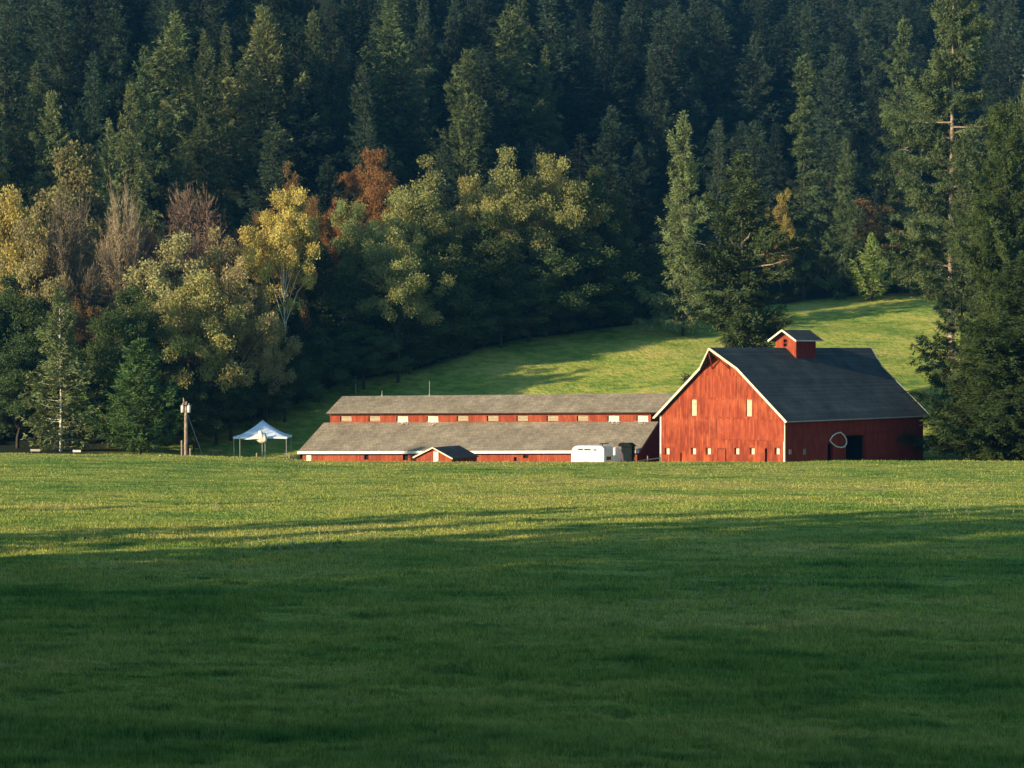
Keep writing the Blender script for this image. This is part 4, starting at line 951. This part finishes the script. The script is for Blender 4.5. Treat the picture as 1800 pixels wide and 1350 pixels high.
# conifers on the slope that can be picked out
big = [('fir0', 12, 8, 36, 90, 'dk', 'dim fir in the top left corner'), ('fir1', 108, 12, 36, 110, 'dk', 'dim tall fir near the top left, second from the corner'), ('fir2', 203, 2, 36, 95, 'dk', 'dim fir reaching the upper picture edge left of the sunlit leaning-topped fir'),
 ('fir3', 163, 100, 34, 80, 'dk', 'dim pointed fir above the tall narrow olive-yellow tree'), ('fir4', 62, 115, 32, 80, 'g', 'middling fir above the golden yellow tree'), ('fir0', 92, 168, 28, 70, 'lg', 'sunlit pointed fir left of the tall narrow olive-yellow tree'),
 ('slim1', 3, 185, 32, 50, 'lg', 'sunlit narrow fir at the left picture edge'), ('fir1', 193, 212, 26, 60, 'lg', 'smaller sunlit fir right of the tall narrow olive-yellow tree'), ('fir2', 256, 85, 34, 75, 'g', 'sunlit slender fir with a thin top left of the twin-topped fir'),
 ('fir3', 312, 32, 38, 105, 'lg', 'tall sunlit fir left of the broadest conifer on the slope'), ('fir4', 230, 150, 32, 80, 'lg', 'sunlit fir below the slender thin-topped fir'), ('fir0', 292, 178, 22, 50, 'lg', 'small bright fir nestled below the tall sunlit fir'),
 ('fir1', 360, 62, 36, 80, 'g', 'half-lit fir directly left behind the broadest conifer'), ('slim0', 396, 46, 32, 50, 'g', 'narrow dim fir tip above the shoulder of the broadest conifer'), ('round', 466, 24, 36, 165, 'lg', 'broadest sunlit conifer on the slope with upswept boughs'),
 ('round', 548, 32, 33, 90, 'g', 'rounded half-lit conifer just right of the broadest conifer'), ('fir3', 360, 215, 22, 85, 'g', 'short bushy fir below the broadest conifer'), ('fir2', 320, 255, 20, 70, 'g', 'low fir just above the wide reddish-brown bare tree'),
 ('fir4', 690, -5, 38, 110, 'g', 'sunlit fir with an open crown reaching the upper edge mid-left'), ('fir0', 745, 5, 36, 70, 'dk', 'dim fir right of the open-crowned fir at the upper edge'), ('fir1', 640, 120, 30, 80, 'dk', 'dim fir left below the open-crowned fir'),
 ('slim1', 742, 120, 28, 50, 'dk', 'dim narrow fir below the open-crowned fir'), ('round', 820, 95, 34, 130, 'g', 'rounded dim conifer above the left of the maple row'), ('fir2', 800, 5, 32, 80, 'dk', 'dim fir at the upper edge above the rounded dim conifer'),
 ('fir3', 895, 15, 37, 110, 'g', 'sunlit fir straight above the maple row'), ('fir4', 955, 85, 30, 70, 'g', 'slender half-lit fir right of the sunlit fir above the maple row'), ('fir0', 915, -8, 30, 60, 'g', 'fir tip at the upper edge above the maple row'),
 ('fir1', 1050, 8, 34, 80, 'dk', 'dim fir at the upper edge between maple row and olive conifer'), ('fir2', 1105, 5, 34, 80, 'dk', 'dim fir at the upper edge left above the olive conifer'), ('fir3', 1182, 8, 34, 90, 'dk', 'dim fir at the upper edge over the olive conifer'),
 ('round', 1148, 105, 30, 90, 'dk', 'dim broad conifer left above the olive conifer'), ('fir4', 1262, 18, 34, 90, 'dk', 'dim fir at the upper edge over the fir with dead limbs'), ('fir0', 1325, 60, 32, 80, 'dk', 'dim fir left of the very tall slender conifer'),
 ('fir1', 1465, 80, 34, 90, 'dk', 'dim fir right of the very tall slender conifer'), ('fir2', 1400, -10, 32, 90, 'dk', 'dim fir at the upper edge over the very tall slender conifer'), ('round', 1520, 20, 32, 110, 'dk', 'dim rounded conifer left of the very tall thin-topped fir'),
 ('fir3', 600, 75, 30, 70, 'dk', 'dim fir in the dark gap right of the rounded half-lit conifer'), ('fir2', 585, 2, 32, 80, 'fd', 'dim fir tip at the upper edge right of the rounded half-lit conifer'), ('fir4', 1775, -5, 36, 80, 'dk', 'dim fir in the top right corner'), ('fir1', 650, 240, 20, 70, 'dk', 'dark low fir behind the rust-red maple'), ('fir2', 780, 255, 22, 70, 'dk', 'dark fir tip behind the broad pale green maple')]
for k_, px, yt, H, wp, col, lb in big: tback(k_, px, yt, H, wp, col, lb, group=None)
# the rest of the wooded slope
marks = [(120, 'near the left edge'), (240, 'above the pale upswept bare tree'), (340, 'above the reddish-brown bare tree'), (440, 'left below the broadest conifer'), (560, 'above the golden aspen'), (690, 'above the rust-red maple'),
         (800, 'above the broad pale green maple'), (1000, 'above the maple row'), (1140, 'in the dark gap left of the olive conifer'), (1280, 'behind the olive conifer'), (1380, 'above the fir with dead limbs'), (1500, 'around the very tall slender conifer'), (1640, 'behind the two tallest firs'), (9999, 'near the right edge')]
nfill = 0; HP = list(PLACED)
pj = lambda a: (proj(a[0], a[1], a[2] + a[3])[0], proj(a[0], a[1], a[2] + a[3])[1], a[1], a[4] / a[1] * F)
hp_px = [pj(a) for a in HP]; allpx = list(hp_px)
for row, Y0 in enumerate(np.arange(285, 780, 12.5)):
    for x0 in np.arange(-215, 215, 12.0):
        x = x0 + (row % 2) * 5.5 + trng.uniform(-3.5, 3.5); Y = Y0 + trng.uniform(-5, 5); H = trng.uniform(24, 36); k1 = trng.random(); k2 = trng.random(); k3 = trng.uniform(.50, .68); k4 = trng.random()
        if Y < float(np.interp(x, EX, EY)) + 6: continue
        px = CX + F * x / Y
        if px > 1870 or px < -260 or (px < -60 and (Y > 400 or row % 2)): continue
        zg = gz(x, Y)
        if any(abs(x - a[0]) < 4.5 and abs(Y - a[1]) < 6 for a in HP): continue
        clash = [q for q in hp_px if q[2] > Y + 2 and abs(q[0] - px) < q[3] * .5 + 15 and proj(x, Y, zg + H)[1] < q[1] + 150]
        clash = [q for q in clash if q[1] > 45]
        if clash:
            for _ in range(12):
                H *= .92
                if proj(x, Y, zg + H)[1] > max(q[1] for q in clash) + 150: break
            if H < 12: continue
        py = proj(x, Y, zg + H)[1]; wp_ = H * k3 / Y * F
        if proj(x, Y, zg)[1] < -60 or py < -150: continue
        # nothing of it would show behind nearer trees
        if any(q[2] < Y and abs(q[0] - px) < q[3] * .22 and q[1] < py - 12 for q in allpx): continue
        kind = ('fir%d' % int(k1 * 5)) if k2 < .72 else ('slim%d' % int(k1 * 2)) if k2 < .82 else 'round'
        Wd = H * k3 * (.7 if kind[:4] == 'slim' else 1)
        if px < -60:
            lb, grp = 'fir standing outside the picture on the wooded slope', 'firs beyond the picture edge'
        else:
            hgt = 'topmost' if py < 60 else 'high up' if py < 150 else 'halfway up' if py < 260 else 'low down'
            sz = 'slender' if kind[0] == 's' else 'round-topped' if kind[0] == 'r' else 'short' if H < 22 else 'pointed' if k3 < .43 else 'broad'
            lb = '%s fir %s, %s' % (sz, hgt, next(m_[1] for m_ in marks if px < m_[0])); grp = 'shaded firs filling the wooded slope'
        tree(kind, x, Y, H, Wd, 'fd' if k4 < .6 else 'dk', lb, group=grp); nfill += 1; allpx.append(pj(PLACED[-1]))  # darker needles paint the shaded gaps between the picked-out firs
by = {}
for o in C.objects:
    if o.get('group') == 'shaded firs filling the wooded slope': by.setdefault(o['label'], []).append(o)
for lb, os_ in by.items():
    if len(os_) > 1:
        os_.sort(key=lambda o: o.location.x / o.location.y)
        for k_, o in enumerate(os_): o['label'] = lb + ', %s from left' % ords[k_]
print('fill', nfill)
# woods standing left of the field, outside the picture, which shade the near grass
n_ = 0
for rw in range(4):
    for i, Yt in enumerate(np.arange(118 if rw < 2 else 92, -70, -8.5 if rw == 0 else -12)):
        x = -60 - 9 * rw + trng.uniform(-1.5, 1.5) - .06 * (126 - Yt); Y = Yt + trng.uniform(-1, 1) - 3 * rw
        h = min(50, 17 + (126 - Yt) * .56 + 4 * rw) * trng.uniform(.95, 1.06); thin = Yt > 84
        if thin and rw == 1 and i % 2: continue
        tree('spire' if thin else 'round' if i % 2 else 'cedar', x, Y, h, 7.0 if thin else 13, 'g', 'conifer of the dark wood beside the field, outside the picture', group='conifers of the wood beside the field'); n_ += 1
for x_, y_ in ((-67, 22), (-76, 12), (-72, 34)): tree('cedar', x_, y_, 44, 14, 'g', 'conifer of the dark wood beside the field, outside the picture', group='conifers of the wood beside the field')
tree('slim0', -62, 144, 19, 3.4, 'g', 'slim conifer standing alone left of the field, north of the dark wood', group=None)
tree('bush', -63, 229, 15.5, 9, 'g', 'short broad fir outside the picture that shades the canopy tent', group=None)  # made-up tree out of view, throws shade on the tent
print('casters', n_)
# air that lets far things fade to blue
hz = MB().box((-760, -340, -12), (760, 1040, 460)).build('haze', None, None, kind='stuff', label='thin blue evening haze over the whole valley', category='haze')
m = bpy.data.materials.new('haze'); m.use_nodes = True; t = m.node_tree; t.nodes.clear()
pv = nd(t, 'ShaderNodeVolumePrincipled'); pv.inputs['Color'].default_value = (.10, .46, 1.0, 1); pv.inputs['Density'].default_value = HAZE; pv.inputs['Anisotropy'].default_value = .2
t.links.new(pv.outputs[0], nd(t, 'ShaderNodeOutputMaterial').inputs['Volume']); hz.data.materials.append(m)
